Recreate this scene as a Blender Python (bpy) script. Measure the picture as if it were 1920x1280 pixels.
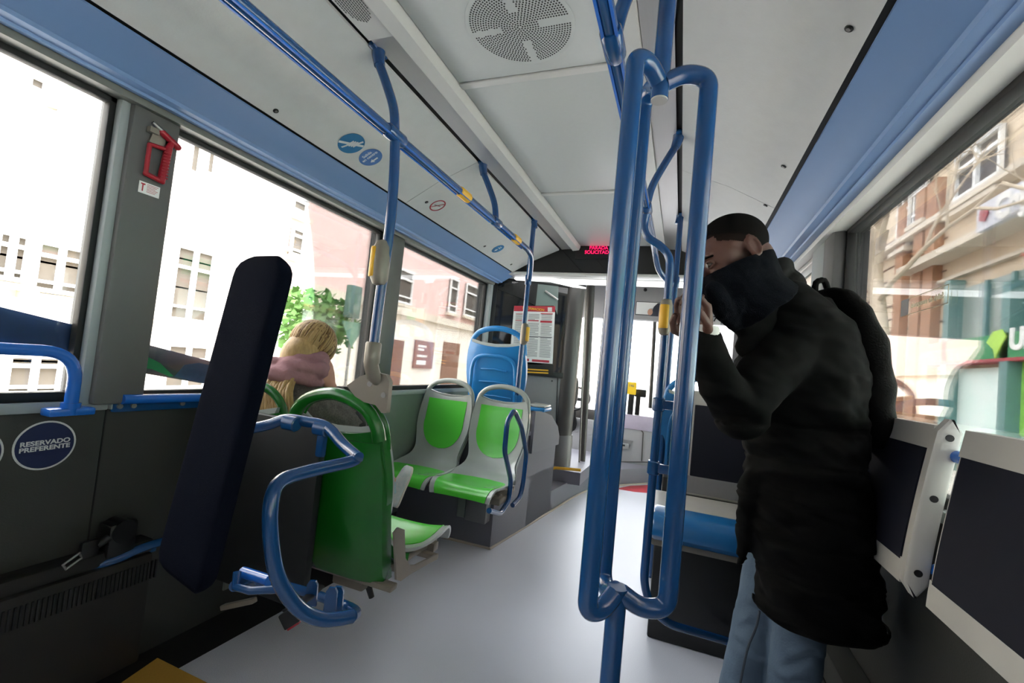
import bpy, bmesh, math, random
from mathutils import Vector, Matrix, noise
random.seed(7)
PI = math.pi
for o in list(bpy.data.objects): bpy.data.objects.remove(o)
S = bpy.context.scene
COL = S.collection
V = Vector

# ---------------------------------------------------------------- camera, sky, exposure
H = 1.17                                   # camera height above the bus floor
CAM = V((0.559, 0.0, H))
R = Matrix(((0.93247383, -0.07499475, 0.35336716),
            (0.34759232, -0.08004492, -0.93422288),
            (0.09834706, 0.9939661, -0.04857219)))
FPX = 852.0
cd = bpy.data.cameras.new('camera'); cd.sensor_width = 36; cd.lens = FPX/1920*36
cd.clip_start = 0.02; cd.clip_end = 400
cam = bpy.data.objects.new('camera', cd); COL.objects.link(cam)
cam.matrix_world = Matrix.Translation(CAM) @ R.to_4x4()
S.camera = cam

W = bpy.data.worlds.new('sky'); S.world = W; W.use_nodes = True
wn = W.node_tree.nodes; wl = W.node_tree.links
bg = wn['Background']
geo = wn.new('ShaderNodeTexCoord'); sep = wn.new('ShaderNodeSeparateXYZ')
ramp = wn.new('ShaderNodeValToRGB')
wl.new(geo.outputs['Generated'], sep.inputs[0]); wl.new(sep.outputs['Z'], ramp.inputs[0])
ramp.color_ramp.elements[0].color = (0.42, 0.43, 0.45, 1); ramp.color_ramp.elements[0].position = 0.0
ramp.color_ramp.elements[1].color = (0.97, 0.98, 1.0, 1); ramp.color_ramp.elements[1].position = 0.8
wl.new(ramp.outputs[0], bg.inputs['Color'])
bg.inputs['Strength'].default_value = 4.6

S.view_settings.view_transform = 'Standard'
S.view_settings.look = 'None'
S.view_settings.exposure = 2.27
S.view_settings.gamma = 1.0
S.view_settings.use_curve_mapping = False

def portal(name, loc, rot, sx, sy):        # sky-light sampling portals in the window openings
    l = bpy.data.lights.new(name, 'AREA'); l.shape = 'RECTANGLE'; l.size = sx; l.size_y = sy
    l.cycles.is_portal = True
    o = bpy.data.objects.new(name, l); COL.objects.link(o); o.location = loc; o.rotation_euler = rot
portal('sky_portal', (-1.24, 0.4, 1.42), (0, -PI/2, 0), 0.95, 8.2)
portal('sky_portal', (1.24, 0.4, 1.42), (0, PI/2, 0), 0.95, 8.2)
portal('sky_portal', (0.0, 6.25, 1.25), (-PI/2, 0, 0), 2.3, 1.3)

# ---------------------------------------------------------------- pixel helpers (pixel -> point of a real plane)
def ray(px, py): return R @ V((px-960, -(py-640), -FPX))
def on(ax, val, px, py):
    d = ray(px, py); t = (val-CAM[ax])/d[ax]; return CAM + d*t
def PX(x, px, py): return on(0, x, px, py)
def PY(y, px, py): return on(1, y, px, py)
def PZ(z, px, py): return on(2, z, px, py)
def D(d, px, py): return CAM + ray(px, py)*(d/FPX)

# ---------------------------------------------------------------- materials
def lin(c): return tuple((x/255/12.92 if x/255 <= .04045 else ((x/255+.055)/1.055)**2.4) for x in c)
MATS = {}
def mat(name, rgb, rough=0.5, metal=0.0, var=0.06, scale=30.0, bump=0.0, bscale=None, coat=0.0, spec=0.5, emit=0.0,
        wave=None, stretch=None, rgb2=None, sheen=0.0):
    if name in MATS: return MATS[name]
    m = bpy.data.materials.new(name); m.use_nodes = True
    nt = m.node_tree; n = nt.nodes; l = nt.links; b = n['Principled BSDF']
    c = lin(rgb); c2 = lin(rgb2) if rgb2 else tuple(x*(1-var*2) for x in c)
    tc = n.new('ShaderNodeTexCoord'); src = tc.outputs['Object']
    if stretch:
        mp = n.new('ShaderNodeMapping'); mp.inputs['Scale'].default_value = stretch
        l.new(src, mp.inputs[0]); src = mp.outputs[0]
    nz = n.new('ShaderNodeTexNoise'); nz.inputs['Scale'].default_value = scale; nz.inputs['Detail'].default_value = 4
    l.new(src, nz.inputs['Vector'])
    mx = n.new('ShaderNodeMix'); mx.data_type = 'RGBA'
    mx.inputs[6].default_value = (*c, 1); mx.inputs[7].default_value = (*c2, 1)
    l.new(nz.outputs['Fac'], mx.inputs[0]); l.new(mx.outputs[2], b.inputs['Base Color'])
    b.inputs['Roughness'].default_value = rough; b.inputs['Metallic'].default_value = metal
    b.inputs['Specular IOR Level'].default_value = spec
    b.inputs['Coat Weight'].default_value = coat; b.inputs['Coat Roughness'].default_value = 0.12
    b.inputs['Sheen Weight'].default_value = sheen
    if emit:
        b.inputs['Emission Color'].default_value = (*c, 1); b.inputs['Emission Strength'].default_value = emit
    if bump:
        bp = n.new('ShaderNodeBump'); bp.inputs['Strength'].default_value = bump; bp.inputs['Distance'].default_value = 0.004
        if wave:
            wv = n.new('ShaderNodeTexWave'); wv.bands_direction = wave[0]; wv.inputs['Scale'].default_value = wave[1]
            wv.inputs['Distortion'].default_value = wave[2]; wv.inputs['Detail'].default_value = 2
            l.new(src, wv.inputs['Vector']); l.new(wv.outputs['Fac'], bp.inputs['Height'])
            bp.inputs['Distance'].default_value = wave[3]
        else:
            n2 = n.new('ShaderNodeTexNoise'); n2.inputs['Scale'].default_value = bscale or scale*4; n2.inputs['Detail'].default_value = 3
            l.new(src, n2.inputs['Vector']); l.new(n2.outputs['Fac'], bp.inputs['Height'])
        l.new(bp.outputs[0], b.inputs['Normal'])
    MATS[name] = m; return m

def glass_mat(name, tint=(0.955, 0.965, 0.97), refl=0.09):
    m = bpy.data.materials.new(name); m.use_nodes = True
    nt = m.node_tree; n = nt.nodes; l = nt.links; n.clear()
    out = n.new('ShaderNodeOutputMaterial'); mix = n.new('ShaderNodeMixShader')
    tr = n.new('ShaderNodeBsdfTransparent'); tr.inputs[0].default_value = (*tint, 1)
    gl = n.new('ShaderNodeBsdfGlossy'); gl.inputs['Roughness'].default_value = 0.02
    lw = n.new('ShaderNodeFresnel'); lw.inputs[0].default_value = 1.4
    nz = n.new('ShaderNodeTexNoise'); nz.inputs['Scale'].default_value = 3
    ma = n.new('ShaderNodeMath'); ma.operation = 'MULTIPLY'; ma.inputs[1].default_value = refl*10
    l.new(lw.outputs[0], ma.inputs[0]); l.new(ma.outputs[0], mix.inputs[0])
    l.new(tr.outputs[0], mix.inputs[1]); l.new(gl.outputs[0], mix.inputs[2]); l.new(mix.outputs[0], out.inputs[0])
    return m

M_blue = mat('blue_enamel', (20, 68, 118), 0.24, var=.03, coat=.35)
M_bluel = mat('bright_blue_enamel', (30, 100, 190), 0.25, var=.03, coat=.3)
M_cove = mat('blue_cove_panel', (110, 142, 186), 0.42, var=.03, scale=8)
M_white = mat('white_panel', (196, 200, 198), 0.4, var=.03, scale=60, bump=.05, bscale=300)
M_wtex = mat('white_textured_panel', (200, 201, 199), 0.45, var=.05, scale=25, bump=.1, bscale=120)
M_alu = mat('brushed_aluminium', (198, 196, 194), 0.32, .55, var=.05, scale=6, stretch=(60, 1, 60))
M_lip = mat('white_lip', (206, 206, 202), 0.35, var=.02)
M_black = mat('black_rubber', (14, 14, 14), 0.6, var=.1)
M_pillar = mat('grey_pillar', (92, 92, 90), 0.5, var=.04)
M_pillar2 = mat('light_grey_post', (150, 156, 156), 0.45, var=.04)
M_greytrim = mat('greenish_grey_trim', (96, 98, 92), 0.45, var=.05)
M_wall = mat('dark_grey_wall_panel', (56, 57, 54), 0.55, var=.08, scale=12, bump=.1, bscale=200)
M_wall2 = mat('sage_wall_panel', (112, 122, 116), 0.5, var=.05)
M_pod = mat('lilac_grey_vinyl', (112, 112, 122), 0.45, var=.08, scale=200)
M_bead = mat('beige_sealant', (176, 164, 150), 0.6)
M_navy = mat('navy_upholstery', (17, 20, 31), 1.0, var=.25, scale=400, bump=.3, bscale=900, spec=.02)
M_navy2 = mat('navy_panel', (13, 15, 30), 0.7, var=.12, scale=200, spec=.3)
M_cream = mat('cream_plastic', (178, 176, 170), 0.35, var=.04, scale=15)
M_seatgrey = mat('seat_grey_plastic', (166, 172, 168), 0.25, var=.04, scale=15, coat=.2)
M_green = mat('seat_green', (84, 200, 62), 0.24, var=.04, scale=10, coat=.25)
M_greend = mat('seat_green_shell', (24, 104, 30), 0.26, var=.08, scale=10, coat=.25)
M_sblue = mat('seat_blue', (36, 124, 190), 0.28, var=.05, scale=10, coat=.2)
M_sblued = mat('seat_blue_dark', (24, 96, 152), 0.28, var=.05, scale=10, coat=.2)
M_beige = mat('taupe_cast_metal', (132, 124, 112), 0.4, .2, var=.06)
M_steel = mat('steel', (150, 148, 144), 0.35, .8, var=.05)
M_dark = mat('black_plastic', (16, 16, 17), 0.45, var=.1)
M_board = mat('black_board', (10, 11, 11), 0.6, var=.1)
M_yel = mat('yellow_plastic', (226, 172, 40), 0.45, var=.05)
M_ypaint = mat('yellow_floor_paint', (196, 150, 62), 0.55, var=.08, scale=150)
M_red = mat('red_plastic', (152, 18, 36), 0.35, var=.05)
M_redf = mat('red_floor_strip', (176, 52, 64), 0.5)
M_paper = mat('white_paper', (226, 226, 224), 0.6, var=.02)
M_stick = mat('navy_sticker', (20, 32, 74), 0.5, var=.05)
M_stick2 = mat('blue_sticker', (40, 112, 158), 0.5, var=.05)
M_stick3 = mat('periwinkle_sticker', (76, 116, 174), 0.5, var=.05)
M_swhite = mat('sticker_white', (204, 204, 204), 0.5, var=.02)
M_tgrey = mat('print_grey', (120, 120, 122), 0.6)
M_tred = mat('print_red', (176, 44, 60), 0.6)
M_ledk = mat('led_text', (255, 20, 80), 0.5, emit=.55)
M_lamp = mat('lamp_diffuser', (255, 255, 255), 0.5, emit=.5)
M_glass = glass_mat('window_glass')
M_darkglass = mat('dark_tinted_glass', (26, 27, 26), 0.06, var=.1, scale=2, spec=.8)
M_cabgrey = mat('cab_grey_panel', (118, 118, 120), 0.4, var=.04)
M_colm = mat('dark_column_shell', (66, 64, 62), 0.42, var=.05)
M_header = mat('charcoal_header', (36, 37, 36), 0.55, var=.06)
M_dashg = mat('dash_grey', (150, 150, 152), 0.45, var=.03)
M_hole = mat('grille_hole', (60, 60, 58), 0.8)

def floor_mat():
    m = bpy.data.materials.new('grey_vinyl_floor'); m.use_nodes = True
    nt = m.node_tree; n = nt.nodes; l = nt.links; b = n['Principled BSDF']
    tc = n.new('ShaderNodeTexCoord')
    n1 = n.new('ShaderNodeTexNoise'); n1.inputs['Scale'].default_value = 500; n1.inputs['Detail'].default_value = 2
    n2 = n.new('ShaderNodeTexNoise'); n2.inputs['Scale'].default_value = 2.2; n2.inputs['Detail'].default_value = 6
    l.new(tc.outputs['Object'], n1.inputs[0]); l.new(tc.outputs['Object'], n2.inputs[0])
    r1 = n.new('ShaderNodeValToRGB'); r1.color_ramp.elements[0].position = .35; r1.color_ramp.elements[1].position = .7
    r1.color_ramp.elements[0].color = (*lin((186, 189, 199)), 1); r1.color_ramp.elements[1].color = (*lin((222, 225, 234)), 1)
    l.new(n1.outputs[0], r1.inputs[0])
    mx = n.new('ShaderNodeMix'); mx.data_type = 'RGBA'; mx.blend_type = 'MULTIPLY'; mx.inputs[0].default_value = .12
    l.new(r1.outputs[0], mx.inputs[6]); l.new(n2.outputs[0], mx.inputs[7]); l.new(mx.outputs[2], b.inputs['Base Color'])
    mr = n.new('ShaderNodeMapRange'); mr.inputs[3].default_value = .30; mr.inputs[4].default_value = .46
    l.new(n2.outputs[0], mr.inputs[0]); l.new(mr.outputs[0], b.inputs['Roughness'])
    bp = n.new('ShaderNodeBump'); bp.inputs['Strength'].default_value = .12; bp.inputs['Distance'].default_value = .002
    l.new(n1.outputs[0], bp.inputs['Height']); l.new(bp.outputs[0], b.inputs['Normal'])
    return m
M_floor = floor_mat()

# ---------------------------------------------------------------- mesh building
class MB:
    def __init__(s): s.v = []; s.f = []
    def add(s, vs, fs):
        k = len(s.v); s.v += [V(v) for v in vs]; s.f += [tuple(i+k for i in f) for f in fs]; return s
    def box(s, lo, hi, bev=0.0, M=None, seg=2):
        bm = bmesh.new(); bmesh.ops.create_cube(bm, size=1)
        lo = V(lo); hi = V(hi); c = (lo+hi)/2; d = hi-lo
        for v in bm.verts: v.co = V((v.co.x*d.x, v.co.y*d.y, v.co.z*d.z))
        if bev: bmesh.ops.bevel(bm, geom=bm.edges[:]+bm.verts[:], offset=min(bev, min(abs(x) for x in d)*.49), segments=seg, profile=.5, affect='EDGES')
        for v in bm.verts:
            v.co += c
            if M: v.co = M @ v.co
        bm.verts.index_update()
        s.add([v.co.copy() for v in bm.verts], [[v.index for v in f.verts] for f in bm.faces]); bm.free(); return s
    def tube(s, pts, r, seg=14, caps=True, sx=1.0, up=None):
        pts = [V(p) for p in pts]; n = len(pts)
        rs = r if isinstance(r, (list, tuple)) else [r]*n
        prev = None; rings = []
        for i, p in enumerate(pts):
            t = (pts[min(i+1, n-1)]-pts[max(i-1, 0)]).normalized()
            if prev is None:
                a = V(up) if up else (V((0, 0, 1)) if abs(t.z) < .9 else V((0, 1, 0)))
                a = (a - t*a.dot(t)).normalized()
            else: a = (prev - t*prev.dot(t)).normalized()
            prev = a; b = t.cross(a)
            rings.append([p + a*(rs[i]*math.cos(2*PI*k/seg)*sx) + b*(rs[i]*math.sin(2*PI*k/seg)) for k in range(seg)])
        return s.rings(rings, caps)
    def rings(s, rings, caps=True):
        seg = len(rings[0]); vs = [v for r_ in rings for v in r_]; fs = []
        for i in range(len(rings)-1):
            for k in range(seg):
                k2 = (k+1) % seg
                fs.append((i*seg+k, i*seg+k2, (i+1)*seg+k2, (i+1)*seg+k))
        if caps:
            fs.append(tuple(range(seg))[::-1]); o = (len(rings)-1)*seg; fs.append(tuple(o+k for k in range(seg)))
        return s.add(vs, fs)
    def ell(s, c, r, M=None, su=20, sv=12):
        c = V(c); r = r if isinstance(r, (tuple, list)) else (r, r, r)
        vs = []; fs = []
        for j in range(1, sv):
            a = PI*j/sv
            for i in range(su):
                b = 2*PI*i/su
                vs.append(V((r[0]*math.sin(a)*math.cos(b), r[1]*math.sin(a)*math.sin(b), r[2]*math.cos(a))))
        vs.append(V((0, 0, r[2]))); vs.append(V((0, 0, -r[2])))
        T = len(vs)-2; B = len(vs)-1
        for j in range(sv-2):
            for i in range(su):
                i2 = (i+1) % su
                fs.append((j*su+i, (j+1)*su+i, (j+1)*su+i2, j*su+i2))
        for i in range(su):
            fs.append((T, i, (i+1) % su)); o = (sv-2)*su; fs.append((B, o+(i+1) % su, o+i))
        if M: vs = [M @ v for v in vs]
        return s.add([v+c for v in vs], fs)
    def caps(s, pts, rs, seg=12):
        s.tube(pts, rs, seg)
        for p, r in zip(pts, rs if isinstance(rs, (list, tuple)) else [rs]*len(pts)): s.ell(p, r*1.0, su=12, sv=8)
        return s
    def prism(s, poly, M, t):                      # polygon in local XY, thickness t along +Z
        n = len(poly)
        vs = [M @ V((x, y, 0)) for x, y in poly] + [M @ V((x, y, t)) for x, y in poly]
        fs = [tuple(range(n))[::-1], tuple(range(n, 2*n))] + [(i, (i+1) % n, n+(i+1) % n, n+i) for i in range(n)]
        return s.add(vs, fs)
    def quad(s, *p): return s.add(p, [tuple(range(len(p)))])
    def disc(s, M, r, t=.001, seg=32, r0=0.0, sy=1.0):
        if not r0: return s.prism([(r*math.cos(2*PI*k/seg), sy*r*math.sin(2*PI*k/seg)) for k in range(seg)], M, t)
        ring = lambda q, z: [M @ V((q*math.cos(2*PI*k/seg), sy*q*math.sin(2*PI*k/seg), z)) for k in range(seg)]
        rr = [ring(r0, 0), ring(r, 0), ring(r, t), ring(r0, t), ring(r0, 0)]
        return s.rings(rr, False)
    def text(s, body, M, size, t=.0006, align='CENTER', mirror=False, bold=0.0, sx=1.0):
        cu = bpy.data.curves.new('t', 'FONT'); cu.body = body; cu.size = size; cu.align_x = align; cu.align_y = 'CENTER'
        cu.extrude = t/2; cu.offset = bold; cu.space_line = .9
        o = bpy.data.objects.new('t', cu); COL.objects.link(o)
        dg = bpy.context.evaluated_depsgraph_get(); me = bpy.data.meshes.new_from_object(o.evaluated_get(dg))
        Q = M @ Matrix.Diagonal((-sx if mirror else sx, 1, 1, 1))
        s.add([Q @ v.co for v in me.vertices], [tuple(p.vertices) for p in me.polygons])
        bpy.data.objects.remove(o); bpy.data.meshes.remove(me); bpy.data.curves.remove(cu); return s

def smooth(pts, n=6):
    P = [V(p) for p in pts]; out = []
    for i in range(len(P)-1):
        p0 = P[max(i-1, 0)]; p1 = P[i]; p2 = P[i+1]; p3 = P[min(i+2, len(P)-1)]
        for k in range(n):
            t = k/n
            out.append(.5*((2*p1)+(-p0+p2)*t+(2*p0-5*p1+4*p2-p3)*t*t+(-p0+3*p1-3*p2+p3)*t**3))
    out.append(P[-1]); return out
def fillet(pts, r, n=6):                            # polyline with rounded corners
    P = [V(p) for p in pts]; out = [P[0]]
    for i in range(1, len(P)-1):
        a = P[i-1]-P[i]; b = P[i+1]-P[i]; q = min(r, a.length*.49, b.length*.49)
        p1 = P[i]+a.normalized()*q; p2 = P[i]+b.normalized()*q
        for k in range(n+1):
            t = k/n; out.append(p1*(1-t)**2+P[i]*2*t*(1-t)+p2*t*t)
    out.append(P[-1]); return out

def inv_root(p):
    while p is not None and p.parent is not None: p = p.parent
    return (Matrix.Translation(p.location) @ p.rotation_euler.to_matrix().to_4x4()).inverted() if p else Matrix.Identity(4)
def obj(name, mb, m, parent=None, local=False, angle=38, flat=False):
    me = bpy.data.meshes.new(name)
    if parent and not local:
        Mi = inv_root(parent); vs = [Mi @ v for v in mb.v]
    else: vs = mb.v
    me.from_pydata([tuple(v) for v in vs], [], mb.f)
    bm = bmesh.new(); bm.from_mesh(me); bmesh.ops.recalc_face_normals(bm, faces=bm.faces[:]); bm.to_mesh(me); bm.free()
    if not flat:
        for p in me.polygons: p.use_smooth = True
        me.set_sharp_from_angle(angle=math.radians(angle))
    me.materials.append(m)
    o = bpy.data.objects.new(name, me); COL.objects.link(o)
    if parent: o.parent = parent
    return o
def thing(name, label, cat, loc=(0, 0, 0), rz=0.0, group=None):
    o = bpy.data.objects.new(name, None); COL.objects.link(o); o.location = loc; o.rotation_euler = (0, 0, rz)
    o.empty_display_size = .1
    o['label'] = label; o['category'] = cat
    if group: o['group'] = group
    return o
def tag(o, label, cat, group=None):
    o['label'] = label; o['category'] = cat
    if group: o['group'] = group
    return o
def struct(o): o['kind'] = 'structure'; return o
def lab(o, s): o['label'] = s; return o
def dup(root, loc, rz, label, group=None):
    def cp(o, par):
        c = o.copy(); COL.objects.link(c)
        if par: c.parent = par
        for ch in [x for x in bpy.data.objects if x.parent == o]: cp(ch, c)
        return c
    r = cp(root, None); r.location = loc; r.rotation_euler = (0, 0, rz); r['label'] = label
    if group: r['group'] = group
    return r
def frame(o, right, up):
    r = V(right).normalized(); u = V(up); u = (u-r*u.dot(r)).normalized(); n = r.cross(u)
    return Matrix(((r.x, u.x, n.x, o[0]), (r.y, u.y, n.y, o[1]), (r.z, u.z, n.z, o[2]), (0, 0, 0, 1)))
def fuse(mb, voxel, it=3, fac=.5):                  # union of overlapping volumes as one continuous surface
    me = bpy.data.meshes.new('f'); me.from_pydata([tuple(v) for v in mb.v], [], mb.f)
    bm = bmesh.new(); bm.from_mesh(me); bmesh.ops.recalc_face_normals(bm, faces=bm.faces[:]); bm.to_mesh(me); bm.free()
    o = bpy.data.objects.new('f', me); COL.objects.link(o)
    r = o.modifiers.new('r', 'REMESH'); r.mode = 'VOXEL'; r.voxel_size = voxel
    if it: s = o.modifiers.new('s', 'SMOOTH'); s.iterations = it; s.factor = fac
    dg = bpy.context.evaluated_depsgraph_get(); e = bpy.data.meshes.new_from_object(o.evaluated_get(dg))
    out = MB(); out.add([v.co.copy() for v in e.vertices], [tuple(p.vertices) for p in e.polygons])
    bpy.data.objects.remove(o); bpy.data.meshes.remove(me); bpy.data.meshes.remove(e); return out

# ================================================================ THE BUS SHELL
WX = 1.18                                            # window plane
ZS, ZT = H-.226, H+.727                              # sill and window head
YB = -3.2; YF = 6.2
LW = [(-3.0, -1.55), (-1.4, -.65), (-.5, .853), (1.02, 2.225), (2.40, 3.79)]
RW = [(-3.0, -1.55), (-1.4, -.1), (.05, 2.29), (2.64, 3.85), ]

mb = MB().box((-1.26, YB, -.12), (1.26, YF, 0)); struct(obj('floor', mb, M_floor))
# lower walls with window openings: built as bars (sill part, head part, pillars)
def side_wall(side, wins):
    sg = -1 if side == 'left' else 1
    mb = MB()
    x0, x1 = sg*WX, sg*(WX+.08)
    def bx(y0, y1, z0, z1): mb.box((min(x0, x1), y0, z0), (max(x0, x1), y1, z1))
    yend = 4.0 if side == 'right' else 5.9
    bx(YB, yend, -.1, ZS-.02)
    bx(YB, YF, ZT+.0, 2.5)
    ys = YB
    for a, b in wins: bx(ys, a, ZS-.02, ZT); ys = b
    bx(ys, yend if side == 'right' else 3.95, ZS-.02, ZT)
    w = struct(obj('wall_'+side, mb, M_wall))
    # upper lining of the sill
    m2 = MB()
    for (a, b) in wins: m2.box((sg*(WX-.012)-.012, a-.08, ZS-.05), (sg*(WX-.012)+.012, b+.08, ZS-.02), .004)
    struct(obj('trim_%d' % (1 if sg < 0 else 2), m2, M_pillar2, w))
    for a, b in wins:
        ym = (a+b)/2
        p = struct(obj('window_%d' % (len([o for o in bpy.data.objects if o.name.startswith('window_')])+1),
                       MB().box((sg*(WX+.03)-.003, a, ZS-.02), (sg*(WX+.03)+.003, b, ZT)), M_glass))
        g = MB(); t = .028
        for lo, hi in (((a, ZS-.02), (b, ZS+.008)), ((a, ZT-.034), (b, ZT+.004)), ((a, ZS-.02), (a+.02, ZT)), ((b-.02, ZS-.02), (b, ZT))):
            g.box((sg*(WX+.012)-.016, lo[0], lo[1]), (sg*(WX+.012)+.016, hi[0], hi[1]), .003)
        obj('window_gasket', g, M_black, p)
    return w
wl_ = side_wall('left', LW); wr_ = side_wall('right', RW)
# sage panels below the far left windows
struct(obj('trim_3', MB().box((-WX, 1.45, .1), (-WX+.008, 3.8, ZS-.05)), M_wall2, wl_))
# window posts
def post(name, x, y0, y1, z0, z1, m, label=None):
    sg = -1 if x < 0 else 1
    return struct(obj(name, MB().box((min(x, x+sg*-.05), y0, z0), (max(x, x+sg*-.05), y1, z1), .012), m))
post('trim_4', -WX, .875, 1.02, ZS-.03, ZT+.03, M_pillar)
struct(obj('trim_5', MB().box((-WX-.01, .85, ZS-.03), (-WX+.03, .888, ZT+.03), .01), M_pillar2))
post('trim_6', -WX, 2.235, 2.40, ZS-.03, ZT+.03, M_greytrim)
post('trim_7', -WX, 3.79, 3.90, ZS-.03, ZT+.03, M_pillar2)
post('trim_8', WX, 2.29, 2.44, ZS-.03, ZT+.1, M_pillar)
post('trim_9', WX, 2.44, 2.64, ZS-.03, ZT+.1, M_pillar2)
# hopper window rails on the second right window
hp = MB()
for z in (ZT-.26, ZT-.05): hp.box((WX-.03, 2.66, z), (WX+.02, 3.84, z+.03), .004)
obj('hopper_rail', hp, M_alu, bpy.data.objects['window_9'])
obj('hopper_catch', MB().box((WX-.05, 2.9, ZT-.25), (WX-.025, 2.96, ZT-.21), .006), M_dark, bpy.data.objects['window_9'])
# ends of the bus
struct(obj('wall_back', MB().box((-1.26, YB-.1, -.1), (1.26, YB, 2.5)), M_wall))
# roof skin
struct(obj('ceiling', MB().box((-1.26, YB, 2.3), (1.26, YF, 2.36)), M_white))

YC = 3.68                                            # front end of the passenger ceiling
def strip(prof, y0, y1, sg, th=.006):
    """prof: list of (x,z) going across; extruded along y"""
    mb = MB(); n = len(prof)
    vs = []
    for y in (y0, y1):
        for (x, z) in prof: vs.append(V((sg*x, y, z)))
        for (x, z) in prof[::-1]: vs.append(V((sg*x, y, z+th)))
    m = 2*n; fs = [tuple(range(m)), tuple(range(m, 2*m))[::-1]] + [(i, (i+1) % m, m+(i+1) % m, m+i) for i in range(m)]
    return mb.add(vs, fs)
cove = [(WX+.03, 1.912), (1.10, 1.862+.03), (1.065, 1.885), (1.062, 1.893), (1.055, 1.892), (1.03, 1.895), (1.025, 1.905), (1.015, 1.908), (.98, 1.93), (.94, 1.952), (.905, 1.963)]
k = 10
for sg in (-1, 1):
    struct(obj('trim_%d' % k, strip(cove, YB, YC+.12, sg), M_cove)); k += 1
    struct(obj('trim_%d' % k, strip([(WX+.03, 1.885), (1.105, 1.872), (1.10, 1.89)], YB, YC+.12, sg), M_greytrim if sg < 0 else M_lip)); k += 1
    struct(obj('trim_%d' % k, strip([(.915, 1.972), (.882, 1.978)], YB, YC, sg), M_black)); k += 1
    # side ceiling panels in three lengths, hairline gaps between them
    seams = [YB, -1.2, .2, 2.017, YC] if sg < 0 else [YB, -1.2, .2, 2.24, YC]
    pm = None
    for a, b in zip(seams[:-1], seams[1:]):
        q = struct(obj('trim_%d' % k, strip([(.888, 1.969), (.70, 2.075), (.489, 2.165)], a+.0015, b-.0015, sg, .01), M_wtex)); k += 1
    struct(obj('trim_%d' % k, strip([(.495, 2.176), (.462, 2.19)], YB, YC, sg, .02), M_black)); k += 1
    struct(obj('trim_%d' % k, strip([(.466, 2.172), (.372, 2.176)], YB, YC, sg, .01), M_alu)); k += 1
    struct(obj('trim_%d' % k, strip([(.370, 2.160), (.318, 2.166), (.308, 2.19)], YB, YC, sg, .02), M_lip)); k += 1
# centre hatches
for a, b in ((YB, -.9), (-.9, .25), (.25, 1.457), (1.457, 2.53), (2.53, YC)):
    struct(obj('trim_%d' % k, MB().box((-.306, a+.004, 2.2), (.306, b-.004, 2.215), .004), M_white)); k += 1
for y in (1.457, 2.53):
    struct(obj('trim_%d' % k, MB().box((-.306, y-.004, 2.194), (.306, y+.03, 2.203), .004), M_lip)); k += 1

# front bulkhead header, with the lit stop sign
hd = MB()
poly = [(-1.19, 1.93), (-.90, 1.962), (-.49, 2.165), (-.31, 2.215), (.31, 2.215), (.49, 2.165), (.90, 1.962), (1.19, 1.93), (1.19, 2.3), (-1.19, 2.3)]
F = frame((0, YC+.12, 0), (1, 0, 0), (0, 0, 1))
poly = [(-1.0, 1.975), (1.0, 1.975), (1.0, 2.3), (-1.0, 2.3)]
hdo = struct(obj('wall_header', MB().prism(poly, F, .1), M_header))
mbt = MB().box((-.95, YC+.005, 2.07), (-.94, YC+.02, 2.07))
g = MB().tube([PY(YC+.018, 1055, 470), PY(YC+.018, 1098, 517)], .004, 6); obj('panel_seam', g, M_black, hdo)
g = MB().tube([PY(YC+.018, 1110, 475), PY(YC+.018, 1133, 505)], .002, 6); obj('panel_seam', g, M_black, hdo)
struct(obj('trim_%d' % k, MB().box((-1.15, YC+.0, 1.955), (1.15, YC+.14, 1.978), .008), M_lip)); k += 1
sg_ = thing('stop_request_sign', 'small lit red sign reading PARADA SOLICITADA on the dark header', 'sign', PY(YC, 1123, 468))
c = PY(YC+.018, 1123, 469)
c.z -= .022
obj('sign_housing', MB().box((c.x-.19, YC-.0, c.z-.055), (c.x+.19, YC+.03, c.z+.045), .004), M_dark, sg_)
F = frame((c.x, YC-.001, c.z), (1, 0, 0), (0, 0, 1))
obj('lettering', MB().text('PARADA\nSOLICITADA', F @ Matrix.Translation((0, .018, 0)), .040, .001, bold=.0004), M_ledk, sg_)

# ================================================================ CEILING FITTINGS
vg = thing('ceiling_vent', 'round perforated air vent in the centre ceiling hatch', 'vent', (.017, 1.234, 2.2))
F = frame((.017, 1.234, 2.1995), (1, 0, 0), (0, -1, 0))
obj('vent_plate', MB().disc(F, .17, .001, 64), M_white, vg)
mb = MB()
Rv = .158
for j in range(1, 20):
    r = Rv*j/19.5; n = max(6, int(2*PI*r/.0092))
    for i in range(n):
        a = 2*PI*i/n
        if j > 7:
            skip = False
            for sa in (.0, PI/2, PI, 1.5*PI):
                if abs(math.sin((a-sa))) * r < .013 and math.cos(a-sa) > 0: skip = True
            if skip: continue
        mb.prism([(r*math.cos(a)+.0030*math.cos(t*PI/3), r*math.sin(a)+.0030*math.sin(t*PI/3)) for t in range(6)], F @ Matrix.Translation((0, 0, .001)), .0006)
obj('vent_holes', mb, M_hole, vg, flat=True)
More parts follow.
